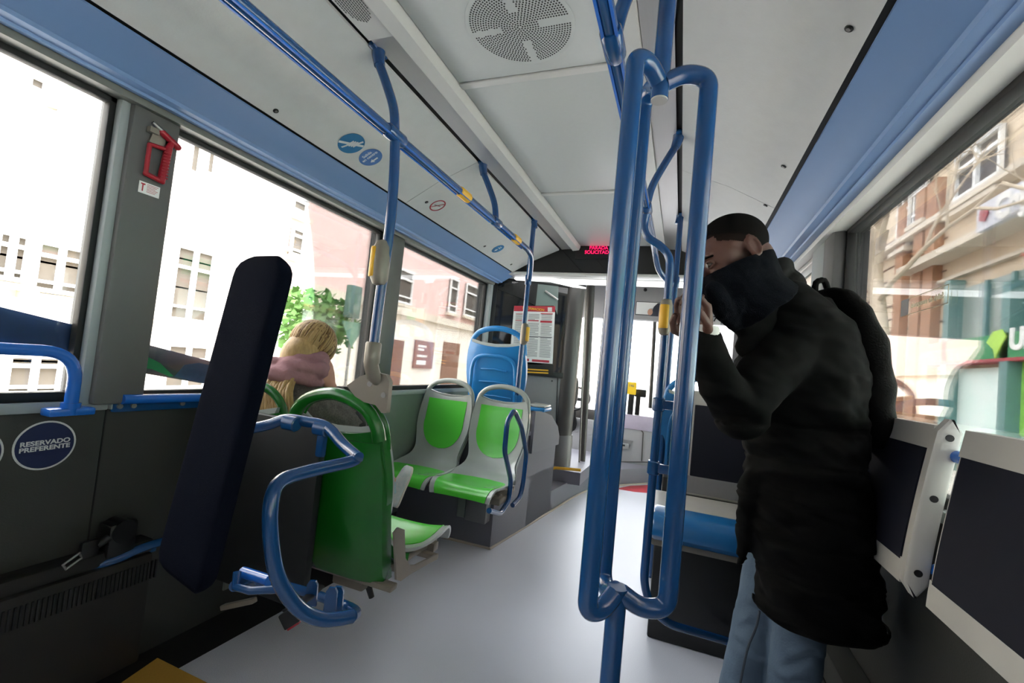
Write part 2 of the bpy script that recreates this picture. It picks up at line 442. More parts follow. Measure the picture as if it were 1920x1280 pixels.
for sg in (-1, 1):
    sp = thing('ceiling_speaker', 'oval slotted speaker grille in the %s ceiling strip' % ('left' if sg < 0 else 'right'), 'speaker', (sg*.42, 1.0, 2.17), group=None)
    F = frame((sg*.42, .98, 2.169), (1, 0, 0), (0, -1, 0))
    obj('speaker_plate', MB().box((sg*.42-.05, .72, 2.166), (sg*.42+.05, 1.14, 2.172), .002), M_lip, sp)
    F = frame((sg*.42, .98, 2.1655), (1, 0, 0), (0, -1, 0)); mb = MB()
    for i in range(-5, 6):
        for j in range(-11, 12):
            x = i*.0078; y = j*.0085+(i % 2)*.004
            if (x/.045)**2+(y/.09)**2 < 1: mb.prism([(x-.0015, y-.003), (x+.0015, y-.003), (x+.0015, y+.003), (x-.0015, y+.003)], F, .0006)
    obj('speaker_slots', mb, M_hole, sp, flat=True)

def side_F(sg, x, y):                                # frame lying on the sloped side ceiling, facing down
    # slope between (.888,1.969)-(.70,2.075)-(.489,2.165)
    ax = abs(x)
    if ax > .70: z = 1.969+(.888-ax)/(.188)*.106; dx, dz = -.188, .106
    else: z = 2.075+(.70-ax)/.211*.09; dx, dz = -.211, .09
    up = V((sg*dx, 0, dz)).normalized()              # towards the bus centre
    return (x, y, z), up
def side_frame(x, y, off=.0012, upv=None):
    sg = -1 if x < 0 else 1
    p, up = side_F(sg, x, y)
    n_down = V((0, 1, 0)).cross(up); 
    if n_down.z > 0: n_down = -n_down
    right = up.cross(n_down)
    return frame(V(p)+n_down*off, right, up), up
# round stickers on left ceiling
def ceil_disc(name, x, y, r, m, label, cat):
    F, up = side_frame(x, y)
    return F, tag(obj(name, MB().disc(F, r, .0008, 40), m), label, cat)
def rotz(a): return Matrix.Rotation(a, 4, 'Z')
F, st = ceil_disc('hold_handrail_sticker', -.80, 1.474, .056, M_stick2, 'round blue sticker of two hands gripping a rail on the sloped ceiling', 'sticker')
mb = MB()
Fh = F @ Matrix.Translation((0, 0, .0009))
mb.prism([(-.052, -.02), (-.046, -.03), (.052, .018), (.046, .028)], Fh, .0004)
for i in range(4):
    mb.prism([(-.012+i*.009, -.018+i*.004), (-.005+i*.009, -.022+i*.004), (.0+i*.009, .016+i*.004), (-.007+i*.009, .018+i*.004)], Fh, .0006)
mb.prism([(-.02, -.04), (-.012, -.04), (.0, -.01), (-.006, -.006)], Fh, .0005)
mb.prism([(.025, .042), (.033, .038), (.022, .01), (.015, .014)], Fh, .0005)
obj('pictogram', mb, M_swhite, st)
F, st = ceil_disc('exit_centre_sticker', -.80, 1.60, .052, M_stick3, 'round periwinkle sticker reading Salida en centro with a white arrow', 'sticker')
Ft = F @ rotz(PI/2) @ Matrix.Translation((0, 0, .0009))
mb = MB().text('Salida\nen centro', Ft @ Matrix.Translation((0, .016, 0)), .021, .0005, bold=.0005)
mb.prism([(-.02, -.024), (-.004, -.012), (-.004, -.02), (.02, -.02), (.02, -.028), (-.004, -.028), (-.004, -.036)], Ft, .0005)
obj('lettering', mb, M_swhite, st)
F, up = side_frame(-.80, 2.195)
st = tag(obj('no_smoking_sticker', MB().disc(F, .048, .0008, 40, .041), M_tred), 'red ringed prohibition sticker on the white sloped ceiling', 'sticker')
Fx = F @ rotz(.9)
obj('slash', MB().prism([(-.043, -.002), (.043, -.002), (.043, .002), (-.043, .002)], Fx, .0009), M_tred, st)
F2 = F @ rotz(.3)
obj('cigarette', MB().prism([(-.025, -.004), (.022, -.004), (.022, .002), (-.025, .002)], F2, .0006), M_tgrey, st)
F, st = ceil_disc('ceiling_notice_sticker', -.80, 3.10, .05, M_stick2, 'small blue oval notice sticker nearest the front of the left ceiling', 'sticker')
Ft = F @ rotz(PI/2) @ Matrix.Translation((0, 0, .0009))
mb = MB().prism([(-.034, .0), (-.014, .014), (-.014, .006), (-.004, .006), (-.004, -.006), (-.014, -.006), (-.014, -.014)], Ft, .0005)
mb.prism([(.008, -.016), (.016, -.016), (.016, .016), (.008, .016)], Ft, .0005)
mb.prism([(.022, -.012), (.03, -.012), (.03, .012), (.022, .012)], Ft, .0005)
obj('pictogram', mb, M_swhite, st)
# ceiling screws
scr = [(-.861, 1.155, 'nearest the camera on the left sloped ceiling'), (-.82, 2.11, 'beside the red ringed sticker'), (-.84, 2.95, 'just before the small blue oval sticker'),
       (.851, 1.155, 'nearest the camera on the right sloped ceiling'), (.852, 1.855, 'just behind the seam of the right ceiling'), (.854, 2.25, 'just past the seam of the right ceiling'),
       (-.84, 3.5, 'at the front end of the left sloped ceiling')]
for x, y, w in scr:
    F, up = side_frame(x, y)
    s_ = tag(obj('ceiling_screw', MB().disc(F, .0095, .002, 20), M_dark), 'small round screw ' + w, 'screw')
    obj('screw_head', MB().disc(F @ Matrix.Translation((0, 0, .002)), .005, .002, 16), M_steel, s_)
# light catches in the right black gap
# ================================================================ POLES AND RAILS
RT = .0165
def clampish(mb, p, d, r=.024, l=.05):
    d = V(d).normalized(); p = V(p); mb.tube([p-d*l/2, p-d*l*.42, p+d*l*.42, p+d*l/2], [r*.85, r, r, r*.85], 18)
def foot_clamp(mb, x, y, sg):                        # shoe that bites the ceiling channel
    mb.tube([(x, y, 2.182), (x-sg*.004, y, 2.15), (x-sg*.012, y, 2.12)], [.024, .021, .018], 14)
    mb.box((x-.012, y-.04, 2.165), (x+.012, y+.04, 2.182), .006)

# --- left rail with two hangers
rl = thing('ceiling_handrail', 'long blue rail running forward under the left ceiling with two yellow couplings', 'handrail', (-.37, 1.2, 1.87))
pts = [(-.37, -1.5, 1.87), (-.37, 2.52, 1.87)] + smooth([(-.37, 2.56, 1.87), (-.385, 2.68, 1.862), (-.42, 2.80, 1.835), (-.455, 2.90, 1.79), (-.472, 2.935, 1.74)], 5)
obj('rail', MB().tube(pts, .017, 16), M_blue, rl)
obj('rail_groove', MB().box((-.359, -1.5, 1.8535), (-.353, 2.5, 1.858)).box((-.381, -1.5, 1.8535), (-.387, 2.5, 1.858)), M_bluel, rl)
for y in (1.70, 2.36):
    obj('coupling', MB().tube([(-.37, y-.045, 1.87), (-.37, y-.04, 1.87), (-.37, y+.04, 1.87), (-.37, y+.045, 1.87)], [.018, .0225, .0225, .018], 8), M_yel, rl)
def hanger(x, xr, y, parent, z=1.87):
    sg = 1 if x > 0 else -1
    mb = MB(); foot_clamp(mb, x, y, sg)
    mb.tube(smooth([(x-sg*.008, y, 2.13), (x-sg*.05, y, 2.05), (x-sg*.09, y, 1.96), (xr, y, z)], 6), .0155, 14)
    clampish(mb, (xr, y, z), (0, 1, 0), .0235, .09)
    return obj('hanger', mb, M_blue, parent)
hanger(-.476, -.37, 1.196, rl); hanger(-.476, -.37, 2.06, rl)

# --- left grab pole down to the green seat
p1 = thing('grab_pole', 'bowed blue pole rising from the taupe bracket of the near green seat', 'pole', (-.37, 1.2, 1.12))
pts = smooth([(-.37, 1.2, 1.86), (-.362, 1.205, 1.74), (-.36, 1.21, 1.62), (-.362, 1.212, 1.5), (-.368, 1.212, 1.36), (-.372, 1.212, 1.11)], 6)
obj('pole', MB().tube(pts, RT, 16), M_blue, p1)
def stop_button(name, p, parent_label, face):
    # oval grey box with a yellow face clamped on the pole; face = direction of the yellow side
    t = thing(name, parent_label, 'stop button', p)
    f = V(face).normalized(); side = V((0, 0, 1)).cross(f)
    F = frame(V(p), side, (0, 0, 1))
    mb = MB()
    rings = []
    for z, r in ((-.075, .4), (-.07, .72), (-.05, .95), (0, 1.0), (.05, .95), (.07, .72), (.075, .4)):
        rings.append([F @ V((.027*r*math.cos(2*PI*q/18), z, .030*r*math.sin(2*PI*q/18)+.012*r)) for q in range(18)])
    mb.rings(rings); obj('housing', mb, M_beige, t)
    mb = MB()
    rings = []
    for z, r in ((-.048, .9), (-.044, 1), (.044, 1), (.048, .9)):
        rings.append([F @ V((.0185*r*math.cos(2*PI*q/14), z, .012*math.sin(2*PI*q/14)*r+.0345)) for q in range(14)])
    mb.rings(rings); obj('button_face', mb, M_yel, t)
    return t
stop_button('stop_button', (-.366, 1.212, 1.452), 'yellow faced stop button on the bowed pole above the near green seat', (-.75, -.65, 0))
br = thing('pole_bracket', 'taupe metal bracket joining the blue pole to the near green seat back', 'bracket', (-.37, 1.22, 1.0))
mb = MB().tube([(-.372, 1.212, 1.195), (-.372, 1.212, 1.19), (-.372, 1.212, 1.13), (-.372, 1.212, 1.12), (-.366, 1.22, 1.09), (-.355, 1.24, 1.07)], [.022, .0255, .0255, .023, .024, .02], 16)
Fb = frame((-.37, 1.245, 1.045), (1, .08, 0), (0, .0, 1))
mb.prism([(-.095, -.0), (-.05, .035), (0, .055), (.045, .05), (.06, .03), (.062, -.07), (.045, -.072), (.02, -.05), (-.03, -.045), (-.06, -.03)], Fb, .022)
obj('bracket_body', mb, M_beige, br)
for a, b in ((-.01, .015), (.045, -.015)):
    obj('bolt', MB().disc(Fb @ Matrix.Translation((a, b, -.006)) , .009, .03, 12), M_steel, br)

# --- front left pole
p2 = thing('grab_pole', 'straight blue pole in front of the poster, reaching from ceiling to far green seat', 'pole', (-.476, 2.935, .95))
mb = MB().tube([(-.476, 2.935, 2.165), (-.476, 2.935, .96)], RT, 16); foot_clamp(mb, -.476, 2.935, -1)
clampish(mb, (-.476, 2.935, 1.755), (0, 0, 1), .023, .07)
obj('pole', mb, M_blue, p2)
stop_button('stop_button', (-.476, 2.935, 1.38), 'stop button on the straight pole in front of the poster', (1, -.2, 0))

# --- right rail
rr = thing('ceiling_handrail', 'blue rail under the right ceiling, bending down past the looped stanchion', 'handrail', (.37, 1.2, 1.87))
obj('rail', MB().tube([(.37, -1.5, 1.87), (.37, 1.96, 1.87)], .017, 16), M_blue, rr)
obj('rail_groove', MB().box((.359, -1.5, 1.8535), (.353, 1.9, 1.858)).box((.381, -1.5, 1.8535), (.387, 1.9, 1.858)), M_bluel, rr)
pts = smooth([(.37, 1.96, 1.87), (.372, 2.3, 1.865), (.374, 2.55, 1.85), (.39, 2.75, 1.80), (.44, 2.86, 1.76), (.478, 2.9, 1.75)], 6)
obj('rail_extension', MB().tube(pts, RT, 16), M_blue, rr)
hanger(.476, .37, .93, rr); hanger(.476, .37, 1.92, rr)

# --- right pole A: S-bent, runs down and turns along the floor
pa = thing('grab_pole', 'S-bent blue pole that curves into a low rail beside the right blue bench', 'pole', (.48, 1.95, .3))
pts = smooth([(.37, 1.94, 1.86), (.366, 1.95, 1.80), (.385, 1.95, 1.755), (.44, 1.95, 1.715), (.474, 1.95, 1.67), (.482, 1.95, 1.6)], 6)
pts += fillet([(.482, 1.95, 1.6), (.482, 1.95, 1.0), (.480, 1.95, .325), (.56, 2.0, .2), (.95, 2.25, .075)], .13, 8)
obj('pole', MB().tube(pts, RT, 16), M_blue, pa)
for z in (1.065, .81):
    mb = MB(); clampish(mb, (.481, 1.95, z), (0, 0, 1), .024, .055); mb.box((.49, 1.935, z-.018), (.59, 1.965, z+.018), .006)
    obj('pole_clamp', mb, M_blue, pa)
stop_button('stop_button', (.482, 1.95, 1.42), 'stop button on the S-bent pole beside the looped stanchion', (-.2, -1, 0))

# --- right pole B
pb = thing('grab_pole', 'thin straight blue pole farthest forward on the right, behind the looped stanchion', 'pole', (.476, 2.9, 0))
mb = MB().tube([(.482, 2.9, 2.165), (.482, 2.9, .0)], RT, 16); foot_clamp(mb, .48, 2.9, 1); clampish(mb, (.482, 2.9, 1.76), (0, 0, 1), .023, .07)
obj('pole', mb, M_blue, pb)

# --- the looped stanchion
ax = V((.476, .915, 0)); zt, zb = 1.780, .742
ls = thing('looped_stanchion', 'blue stanchion splitting into three tall hand loops in the foreground', 'stanchion', (.476, .915, 0))
obj('upper_pole', MB().tube([(ax.x, ax.y, 2.18), (ax.x, ax.y, zt-.055)], .0175, 20), M_blue, ls)
obj('pole_cap', MB().disc(Matrix.Translation((ax.x, ax.y, zt-.058)), .0165, .004, 20), M_cream, ls)
obj('lower_pole', MB().tube([(ax.x, ax.y, zb+.022), (ax.x, ax.y, 0)], .0185, 20), M_blue, ls)
obj('lower_cap', MB().disc(Matrix.Translation((ax.x, ax.y, zb+.022)), .0205, .005, 20), M_blue, ls)
for a, r in ((15.4, .094), (116.0, .090), (237.4, .081)):
    d = V((math.cos(math.radians(a)), math.sin(math.radians(a)), 0))
    P = lambda q, z: V((ax.x, ax.y, z))+d*q
    pts = fillet([P(.008, zt-.02), P(r*.5, zt+.002), P(r, zt-.006), P(r, zt-.1), P(r, zb+.1), P(r, zb+.0), P(r*.5, zb-.008), P(.008, zb+.015)], .055, 8)
    obj('hand_loop', MB().tube(pts, .0178, 20), M_blue, ls)
obj('floor_flange', MB().tube([(ax.x, ax.y, 0), (ax.x, ax.y, .012), (ax.x, ax.y, .03)], [.045, .045, .022], 20), M_blue, ls)

# --- rails on the left wall
g1 = thing('wall_grab_rail', 'bright blue bent grab rail in front of the nearest left window', 'grab rail', (-1.13, .45, .9))
mb = MB().tube(fillet([(-1.10, -.3, 1.082), (-1.10, .808, 1.078), (-1.10, .808, .895)], .085, 8), .0165, 16)
obj('rail', mb, M_bluel, g1)
mb = MB().box((-1.135, .755, .892), (-1.085, .865, .915), .006); mb.tube([(-1.10, .808, .915), (-1.10, .808, .93)], .023, 16)
obj('rail_flange', mb, M_bluel, g1)
g2 = thing('wall_bracket_rail', 'short blue rail bolted on the wall below the left window pillar', 'grab rail', (-1.15, 1.0, .91))
obj('rail', MB().tube([(-1.13, .955, .93), (-1.13, 1.42, .925)], .016, 14), M_bluel, g2)
obj('mounting_plate', MB().box((-1.172, .945, .885), (-1.150, 1.42, .925), .004), M_blue, g2)
for y in (.96, 1.0, 1.16): obj('bolt', MB().tube([(-1.15, y, .905), (-1.143, y, .905)], .008, 10), M_steel, g2)

# ================================================================ WALL FITTINGS LEFT
struct(obj('trim_%d' % k, MB().box((-WX-.001, .939, .0), (-WX+.0025, .943, ZS-.05)), M_black)); k += 1
ht = thing('wall_heater', 'dark ribbed heater casing along the foot of the left wall', 'heater', (-1.12, .5, 0))
mb = MB().box((-WX, YB+.1, .03), (-1.10, 1.1, .40), .012); mb.box((-WX, YB+.1, .40), (-1.11, 1.1, .445), .008)
obj('casing', mb, mat('heater_brown_black', (34, 31, 28), .6, var=.1), ht)
mb = MB()
for i in range(110): mb.box((-1.104, -.2+i*.012, .31), (-1.096, -.2+i*.012+.005, .37))
obj('ribs', mb, M_dark, ht)
# round stickers on the wall
F = frame((-WX+.001, .800, .795), (0, 1, 0), (0, 0, 1))
st = tag(obj('reserved_seat_sticker', MB().disc(F, .072, .0008, 48), M_swhite), 'round navy sticker reading RESERVADO PREFERENTE on the dark left wall', 'sticker')
obj('sticker_face', MB().disc(F @ Matrix.Translation((0, 0, .0008)), .067, .0005, 48), M_stick, st)
obj('lettering', MB().text('RESERVADO\nPREFERENTE', F @ rotz(.03) @ Matrix.Translation((0, 0, .0014)), .0185, .0005, bold=.0006, sx=1.12), M_swhite, st)
F = frame((-WX+.001, .640, .788), (0, 1, 0), (0, 0, 1))
st = tag(obj('wheelchair_sticker', MB().disc(F, .072, .0008, 48), M_swhite), 'round blue wheelchair sticker cut off by the left edge of the photo', 'sticker')
obj('sticker_face', MB().disc(F @ Matrix.Translation((0, 0, .0008)), .067, .0005, 48), M_stick, st)
mb = MB().disc(F @ Matrix.Translation((.01, -.012, .0014)), .036, .0005, 32, .028)
mb.disc(F @ Matrix.Translation((-.004, .046, .0014)), .009, .0005, 16)
mb.prism([(-.01, .035), (0, .035), (.004, .005), (.03, .003), (.045, -.03), (.036, -.034), (.022, -.006), (-.006, -.006)], F @ Matrix.Translation((0, 0, .0014)), .0005)
obj('pictogram', mb, M_swhite, st)
# emergency hammer
eh = thing('emergency_hammer', 'red emergency hammer in its holder on the grey left window pillar', 'hammer', (-1.13, .94, 1.72))
XH = -WX+.052
Fh = frame((XH, .955, 1.745), (0, 1, .0), (0, .0, 1))
mb = MB().prism([(-.032, .03), (.012, .03), (.018, .075), (-.02, .085)], Fh, .008)
mb.prism([(-.04, .06), (-.012, .06), (-.012, .078), (-.04, .078)], Fh, .02)
obj('holder', mb, M_beige, eh)
outer = [(-.042, -.075), (-.035, -.085), (.018, -.092), (.026, -.085), (.034, .03), (.05, .055), (.045, .062), (-.0, .085), (-.004, .076), (.022, .052), (.014, .022), (-.028, .026), (-.036, .02)]
hole = [(-.026, -.062), (.002, -.068), (.006, .008), (-.022, .012)]
bars = [([(-.034, -.075), (-.034, .018)], .007), ([(-.034, -.078), (.018, -.085)], .008), ([(.013, -.08), (.022, .03)], .012), ([(-.03, .02), (.02, .026)], .007), ([(.02, .028), (.03, .055)], .010), ([(-.004, .075), (.05, .05)], .011)]
mb = MB()
for p, r in bars: mb.caps([Fh @ V((x, y, .016)) for x, y in p], r, 12)
for i in range(9): mb.tube([Fh @ V((.004, -.072+i*.0105, .026)), Fh @ V((.026, -.072+i*.0105, .026))], .0025, 6)
obj('hammer_handle', mb, M_red, eh)
obj('hammer_head', MB().tube([Fh @ V((-.035, .092, .018)), Fh @ V((-.004, .078, .018))], [.005, .008], 12), M_steel, eh)
st = tag(obj('hammer_label', MB().box((XH-.001, .915, 1.605), (XH+.0005, .978, 1.643)), M_paper), 'small white paper label with red print below the red hammer', 'label')
mb = MB(); Fl = frame((XH+.0006, .9465, 1.624), (0, 1, 0), (0, 0, 1))
for i in range(6): mb.prism([(-.008, .013-i*.0048), (.026-.004*(i % 3), .013-i*.0048), (.026-.004*(i % 3), .0145-i*.0048), (-.008, .0145-i*.0048)], Fl, .0003)
mb.prism([(-.022, -.012), (-.018, -.012), (-.018, .008), (-.013, .010), (-.013, .014), (-.026, .014), (-.026, .010), (-.022, .009)], Fl, .0003)
obj('print', mb, M_tred, st)
# seat-belt reel
sb = thing('seat_belt_reel', 'black seat belt reel with its buckle tongue low on the left wall', 'seat belt', (-1.12, .98, .48))
mb = MB().box((-1.17, .955, .42), (-1.10, 1.04, .53), .012); mb.tube([(-1.165, .998, .50), (-1.098, .998, .50)], .036, 18)
obj('reel_housing', mb, M_dark, sb)
mb = MB().box((-1.12, .885, .445), (-1.10, .935, .50), .012); mb.tube([(-1.11, .93, .475), (-1.11, .96, .49)], .012, 10)
obj('webbing_guide', mb, M_dark, sb)
F = frame((-1.105, .872, .452), (0, .86, .5), (0, -.5, .86))
mb = MB()
for a, b in (((-.024, -.009), (.02, -.009)), ((-.024, .009), (.02, .009)), ((-.024, -.009), (-.024, .009)), ((.018, -.009), (.018, .009))):
    mb.caps([F @ V((*a, 0)), F @ V((*b, 0))], .0035, 8)
obj('buckle_tongue', mb, M_steel, sb)
mb = MB().tube(smooth([(-1.13, .93, .405), (-1.11, .99, .412), (-1.10, 1.08, .428), (-1.08, 1.25, .43)], 4), .014, 10); mb.box((-1.15, .94, .39), (-1.12, 1.12, .41), .004)
obj('belt_bracket', mb, M_blue, sb)

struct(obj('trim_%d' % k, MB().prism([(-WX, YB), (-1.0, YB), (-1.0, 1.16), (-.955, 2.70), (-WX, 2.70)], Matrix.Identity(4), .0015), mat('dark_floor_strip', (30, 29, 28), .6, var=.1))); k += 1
# yellow floor marking, red strip, beads
struct(obj('trim_%d' % k, MB().prism([(PZ(0, *q).x, PZ(0, *q).y) for q in ((295, 1235), (385, 1280), (420, 1300), (215, 1290))][::1] + [], Matrix.Identity(4), .004), M_ypaint)); k += 1

# ================================================================ WHEEL ARCH, PODIUM
pc = [PZ(0, 918, 1030), PZ(0, 1030, 960), PZ(0, 1100, 920), PZ(0, 1165, 910), PZ(0, 1240, 905)]
pc = [(p.x, p.y) for p in pc]
base = smooth([V((x, y, 0)) for x, y in pc[1:]], 5)
poly = [(-WX, 3.66)] + [(p.x, p.y) for p in base] + [(1.0, 6.1), (-WX, 6.1)]
struct(obj('trim_%d' % k, MB().prism(poly, Matrix.Identity(4), .17), M_pod)); k += 1
# wheel arch box carrying the seats
arch = [(-WX, 2.71), (pc[0][0], pc[0][1]), (-.41, 3.2), (pc[1][0], pc[1][1]), (-WX, 3.7)]
mb = MB().prism(arch, Matrix.Identity(4), .375)
mb.prism([(-WX, 2.93), (-.45, 2.93), (-.41, 3.2), (pc[1][0], pc[1][1]), (-WX, 3.7)], Matrix.Identity(4), .672)
struct(obj('trim_%d' % k, mb, M_pod)); k += 1
# side cheek panel beside the blue seat
e0 = V((pc[0][0]+.07, 3.12, 0)); e1 = V((pc[1][0], pc[1][1]+.02, 0))
F = frame((e0.x, e0.y, 0), (e1-e0), (0, 0, 1))
L_ = (e1-e0).length
struct(obj('trim_%d' % k, MB().prism([(0, .55), (L_, .55), (L_, .62), (L_*.9, .70), (L_*.6, .80), (L_*.25, .84), (0, .85)], F, .02), M_pod)); k += 1
bead = [V((p[0]+.004, p[1]-.004, .006)) for p in pc[:2]] + [V((p.x+.004, p.y-.004, .006)) for p in base[1:]]
struct(obj('trim_%d' % k, MB().tube([(-.8, 2.705, .006), (pc[0][0], pc[0][1]-.002, .006)]+bead[1:], .009, 8), M_bead)); k += 1
rp = [PZ(0, *q) for q in ((1155, 916), (1180, 911), (1236, 908), (1240, 926), (1190, 922))]
struct(obj('trim_%d' % k, MB().prism([(p.x, p.y) for p in rp], Matrix.Identity(4), .002), M_redf)); k += 1
# battery style box under the far seats
ub = thing('under_seat_box', 'light grey box bracket hanging under the far green seats', 'box', (-.55, 2.62, .3))
mb = MB().box((-.64, 2.64, .17), (-.50, 2.72, .40), .006); obj('box_body', mb, M_cabgrey, ub)
obj('box_side', MB().box((-.70, 2.645, .18), (-.645, 2.715, .40), .004), M_wall2, ub)

# ================================================================ SHELL SEATS
PROF = [(.487, -.094, .168), (.46, -.09, .182), (.40, -.08, .196), (.32, -.062, .203), (.24, -.045, .200), (.17, -.028, .186), (.11, -.008, .172), (.07, .015, .170),
        (.035, .045, .182), (.012, .09, .200), (.0, .16, .212), (-.004, .24, .216), (.0, .32, .215), (.004, .38, .208), (-.002, .415, .200), (-.022, .435, .192), (-.05, .438, .184)]
def prof(s):                                         # s in 0..16
    i = min(int(s), len(PROF)-2); t = s-i
    P = [PROF[max(i-1, 0)], PROF[i], PROF[i+1], PROF[min(i+2, len(PROF)-1)]]
    f = lambda a: .5*((2*P[1][a])+(-P[0][a]+P[2][a])*t+(2*P[0][a]-5*P[1][a]+4*P[2][a]-P[3][a])*t*t+(-P[0][a]+3*P[1][a]-3*P[2][a]+P[3][a])*t**3)
    return f(0), f(1), f(2)
def spt(s, x, off=0.0):
    z, y, hw = prof(s); z2, y2, _ = prof(min(s+.05, 15.99)); z1, y1, _ = prof(max(s-.05, 0))
    tz, ty = z2-z1, y2-y1; L = math.hypot(tz, ty) or 1; ny, nz = -tz/L, ty/L
    u = abs(x)/hw; d = .022*u**3 + off
    slot = .035*max(0, 1-s/1.6)*(1-min(u, 1)**2)
    return V((x, y+ny*d, z+nz*d-slot))
def shell(s0, s1, ns, hwf, off, th, nu=16, back=0.0):
    mb = MB(); vs = []; fs = []
    S_ = [s0+(s1-s0)*i/ns for i in range(ns+1)]
    for o in (off, off-th):
        for s in S_:
            hw = hwf(s)
            for j in range(nu+1):
                x = hw*(-1+2*j/nu); vs.append(spt(s, x, o))
    N = (ns+1)*(nu+1); idx = lambda q, i, j: q*N+i*(nu+1)+j
    for i in range(ns):
        for j in range(nu):
            fs.append((idx(0, i, j), idx(0, i, j+1), idx(0, i+1, j+1), idx(0, i+1, j)))
            fs.append((idx(1, i, j), idx(1, i+1, j), idx(1, i+1, j+1), idx(1, i, j+1)))
    for i in range(ns):
        fs.append((idx(0, i, 0), idx(0, i+1, 0), idx(1, i+1, 0), idx(1, i, 0))); fs.append((idx(0, i, nu), idx(1, i, nu), idx(1, i+1, nu), idx(0, i+1, nu)))
    for j in range(nu):
        fs.append((idx(0, 0, j), idx(1, 0, j), idx(1, 0, j+1), idx(0, 0, j+1))); fs.append((idx(0, ns, j), idx(0, ns, j+1), idx(1, ns, j+1), idx(1, ns, j)))
    return mb.add(vs, fs)
def make_seat(label, loc, rz, mfront, mback, mins, rear='ribbed', group=None, handle=None, bars=True):
    t = thing('bus_seat', label, 'seat', loc, rz, group)
    obj('seat_shell', shell(0, 15.9, 64, lambda s: prof(s)[2], 0, .012), mfront, t, True, 50)
    # back insert (tongue shape) and cushion insert
    def ins(s):
        u = (s-1.5)/(6.1-1.5); w = .150 if u < .45 else .152*math.sqrt(max(0, 1-((u-.45)/.56)**2))
        return max(min(w, prof(s)[2]-.03), .002)
    obj('back_insert', shell(1.5, 6.15, 40, ins, .0035, .004), mins, t, True, 60)
    def pan(s):
        w = prof(s)[2]-.028; q = (s-9.9)/1.0
        return max(.05 if q <= 0 else (w*math.sqrt(1-(1-min(q, 1))**2) if q < 1 else w), .05)
    obj('cushion_insert', shell(9.9, 15.95, 36, pan, .0035, .004), mins, t, True, 60)
    # arch handle
    pts = smooth([(-.186, -.080, .41), (-.181, -.086, .46), (-.168, -.092, .50), (-.13, -.098, .538), (-.07, -.103, .560), (0, -.105, .568), (.07, -.103, .560), (.13, -.098, .538), (.168, -.092, .50), (.181, -.086, .46), (.186, -.080, .41)], 5)
    obj('grab_handle', MB().tube(pts, [.0175]*len(pts), 12, sx=.75, up=(0, 1, 0)), handle or mfront, t, True, 50)
    # rear shell
    mb = shell(.55, 9.2, 40, lambda s: prof(s)[2]+.004, -.016, .03)
    obj('rear_shell', mb, mback, t, True, 50)
    if rear == 'ribbed':
        mb = MB()
        for z, w in ((.30, .09), (.22, .10), (.13, .115)):
            y = [p for p in PROF if p[0] <= z+.03][0][1]-.05
            mb.tube([(-w, y, z), (0, y-.006, z+.006), (w, y, z)], .006, 8)
        obj('rear_ribs', mb, mback, t, True)
        mb = MB().tube(smooth([(-.15, -.08, .02), (-.155, -.11, .2), (-.13, -.132, .36), (0, -.14, .39), (.13, -.132, .36), (.155, -.11, .2), (.15, -.08, .02)], 5), .012, 10, sx=.6)
        obj('rear_rim', mb, mback, t, True)
    mb = MB().prism([(-.176, .492), (-.10, .474), (0, .467), (.10, .474), (.176, .492), (.165, .455), (.07, .412), (-.07, .412), (-.165, .455)], frame((0, -.130, 0), (1, 0, 0), (0, .06, 1)), .016)
    obj('rear_lip', mb, M_seatgrey, t, True)
    if bars:
        mb = MB().box((-.20, .08, -.055), (.20, .12, -.02), .006); mb.box((-.20, .30, -.055), (.20, .34, -.02), .006); mb.box((-.17, .05, -.045), (-.14, .38, -.018), .004); mb.box((.14, .05, -.045), (.17, .38, -.018), .004)
        obj('under_frame', mb, M_beige, t, True)
    return t
ZP = .44
gf = make_seat('green and grey seat facing the camera, beside the window, far pair', (-.965, 2.80, ZP), PI, M_seatgrey, M_seatgrey, M_green, 'plain')
dup(gf, (-.555, 2.80, ZP), PI, 'green and grey seat facing the camera, on the aisle next to the blue armrest loop')
# near pair seen from behind
gn = make_seat('near green seat seen from behind on the aisle, joined to the pole bracket', (-.515, 1.36, ZP), 0, M_seatgrey, M_greend, M_green, 'plain', handle=M_greend)
dup(gn, (-.955, 1.36, ZP), 0, 'green seat by the window in which the blonde passenger sits')
# tall green rear housing of the aisle seat
def rear_housing(par):
    mb = MB()
    rings = []
    for z, hw, y in ((.43, .186, -.113), (.40, .190, -.113), (.34, .20, -.105), (.2, .203, -.085), (.1, .198, -.06), (0, .19, -.03), (-.05, .185, -.01)):
        rings.append([V((x*hw, y-.035*(1-abs(x)**4)+(.05 if b else 0), z)) for x, b in ([(-1+i*.2, 0) for i in range(11)]+[(1-i*.2, 1) for i in range(11)])])
    mb.rings(rings); return obj('rear_housing', mb, M_greend, par, True, 50)
rh = rear_housing(gn)
obj('upper_arch', MB().tube(smooth([(-.182, -.115, .44), (-.165, -.122, .495), (-.11, -.128, .545), (0, -.132, .572), (.11, -.128, .545), (.165, -.122, .495), (.182, -.115, .44)], 6), .022, 12, sx=1.1, up=(0, 1, 0)), M_greend, gn, True)
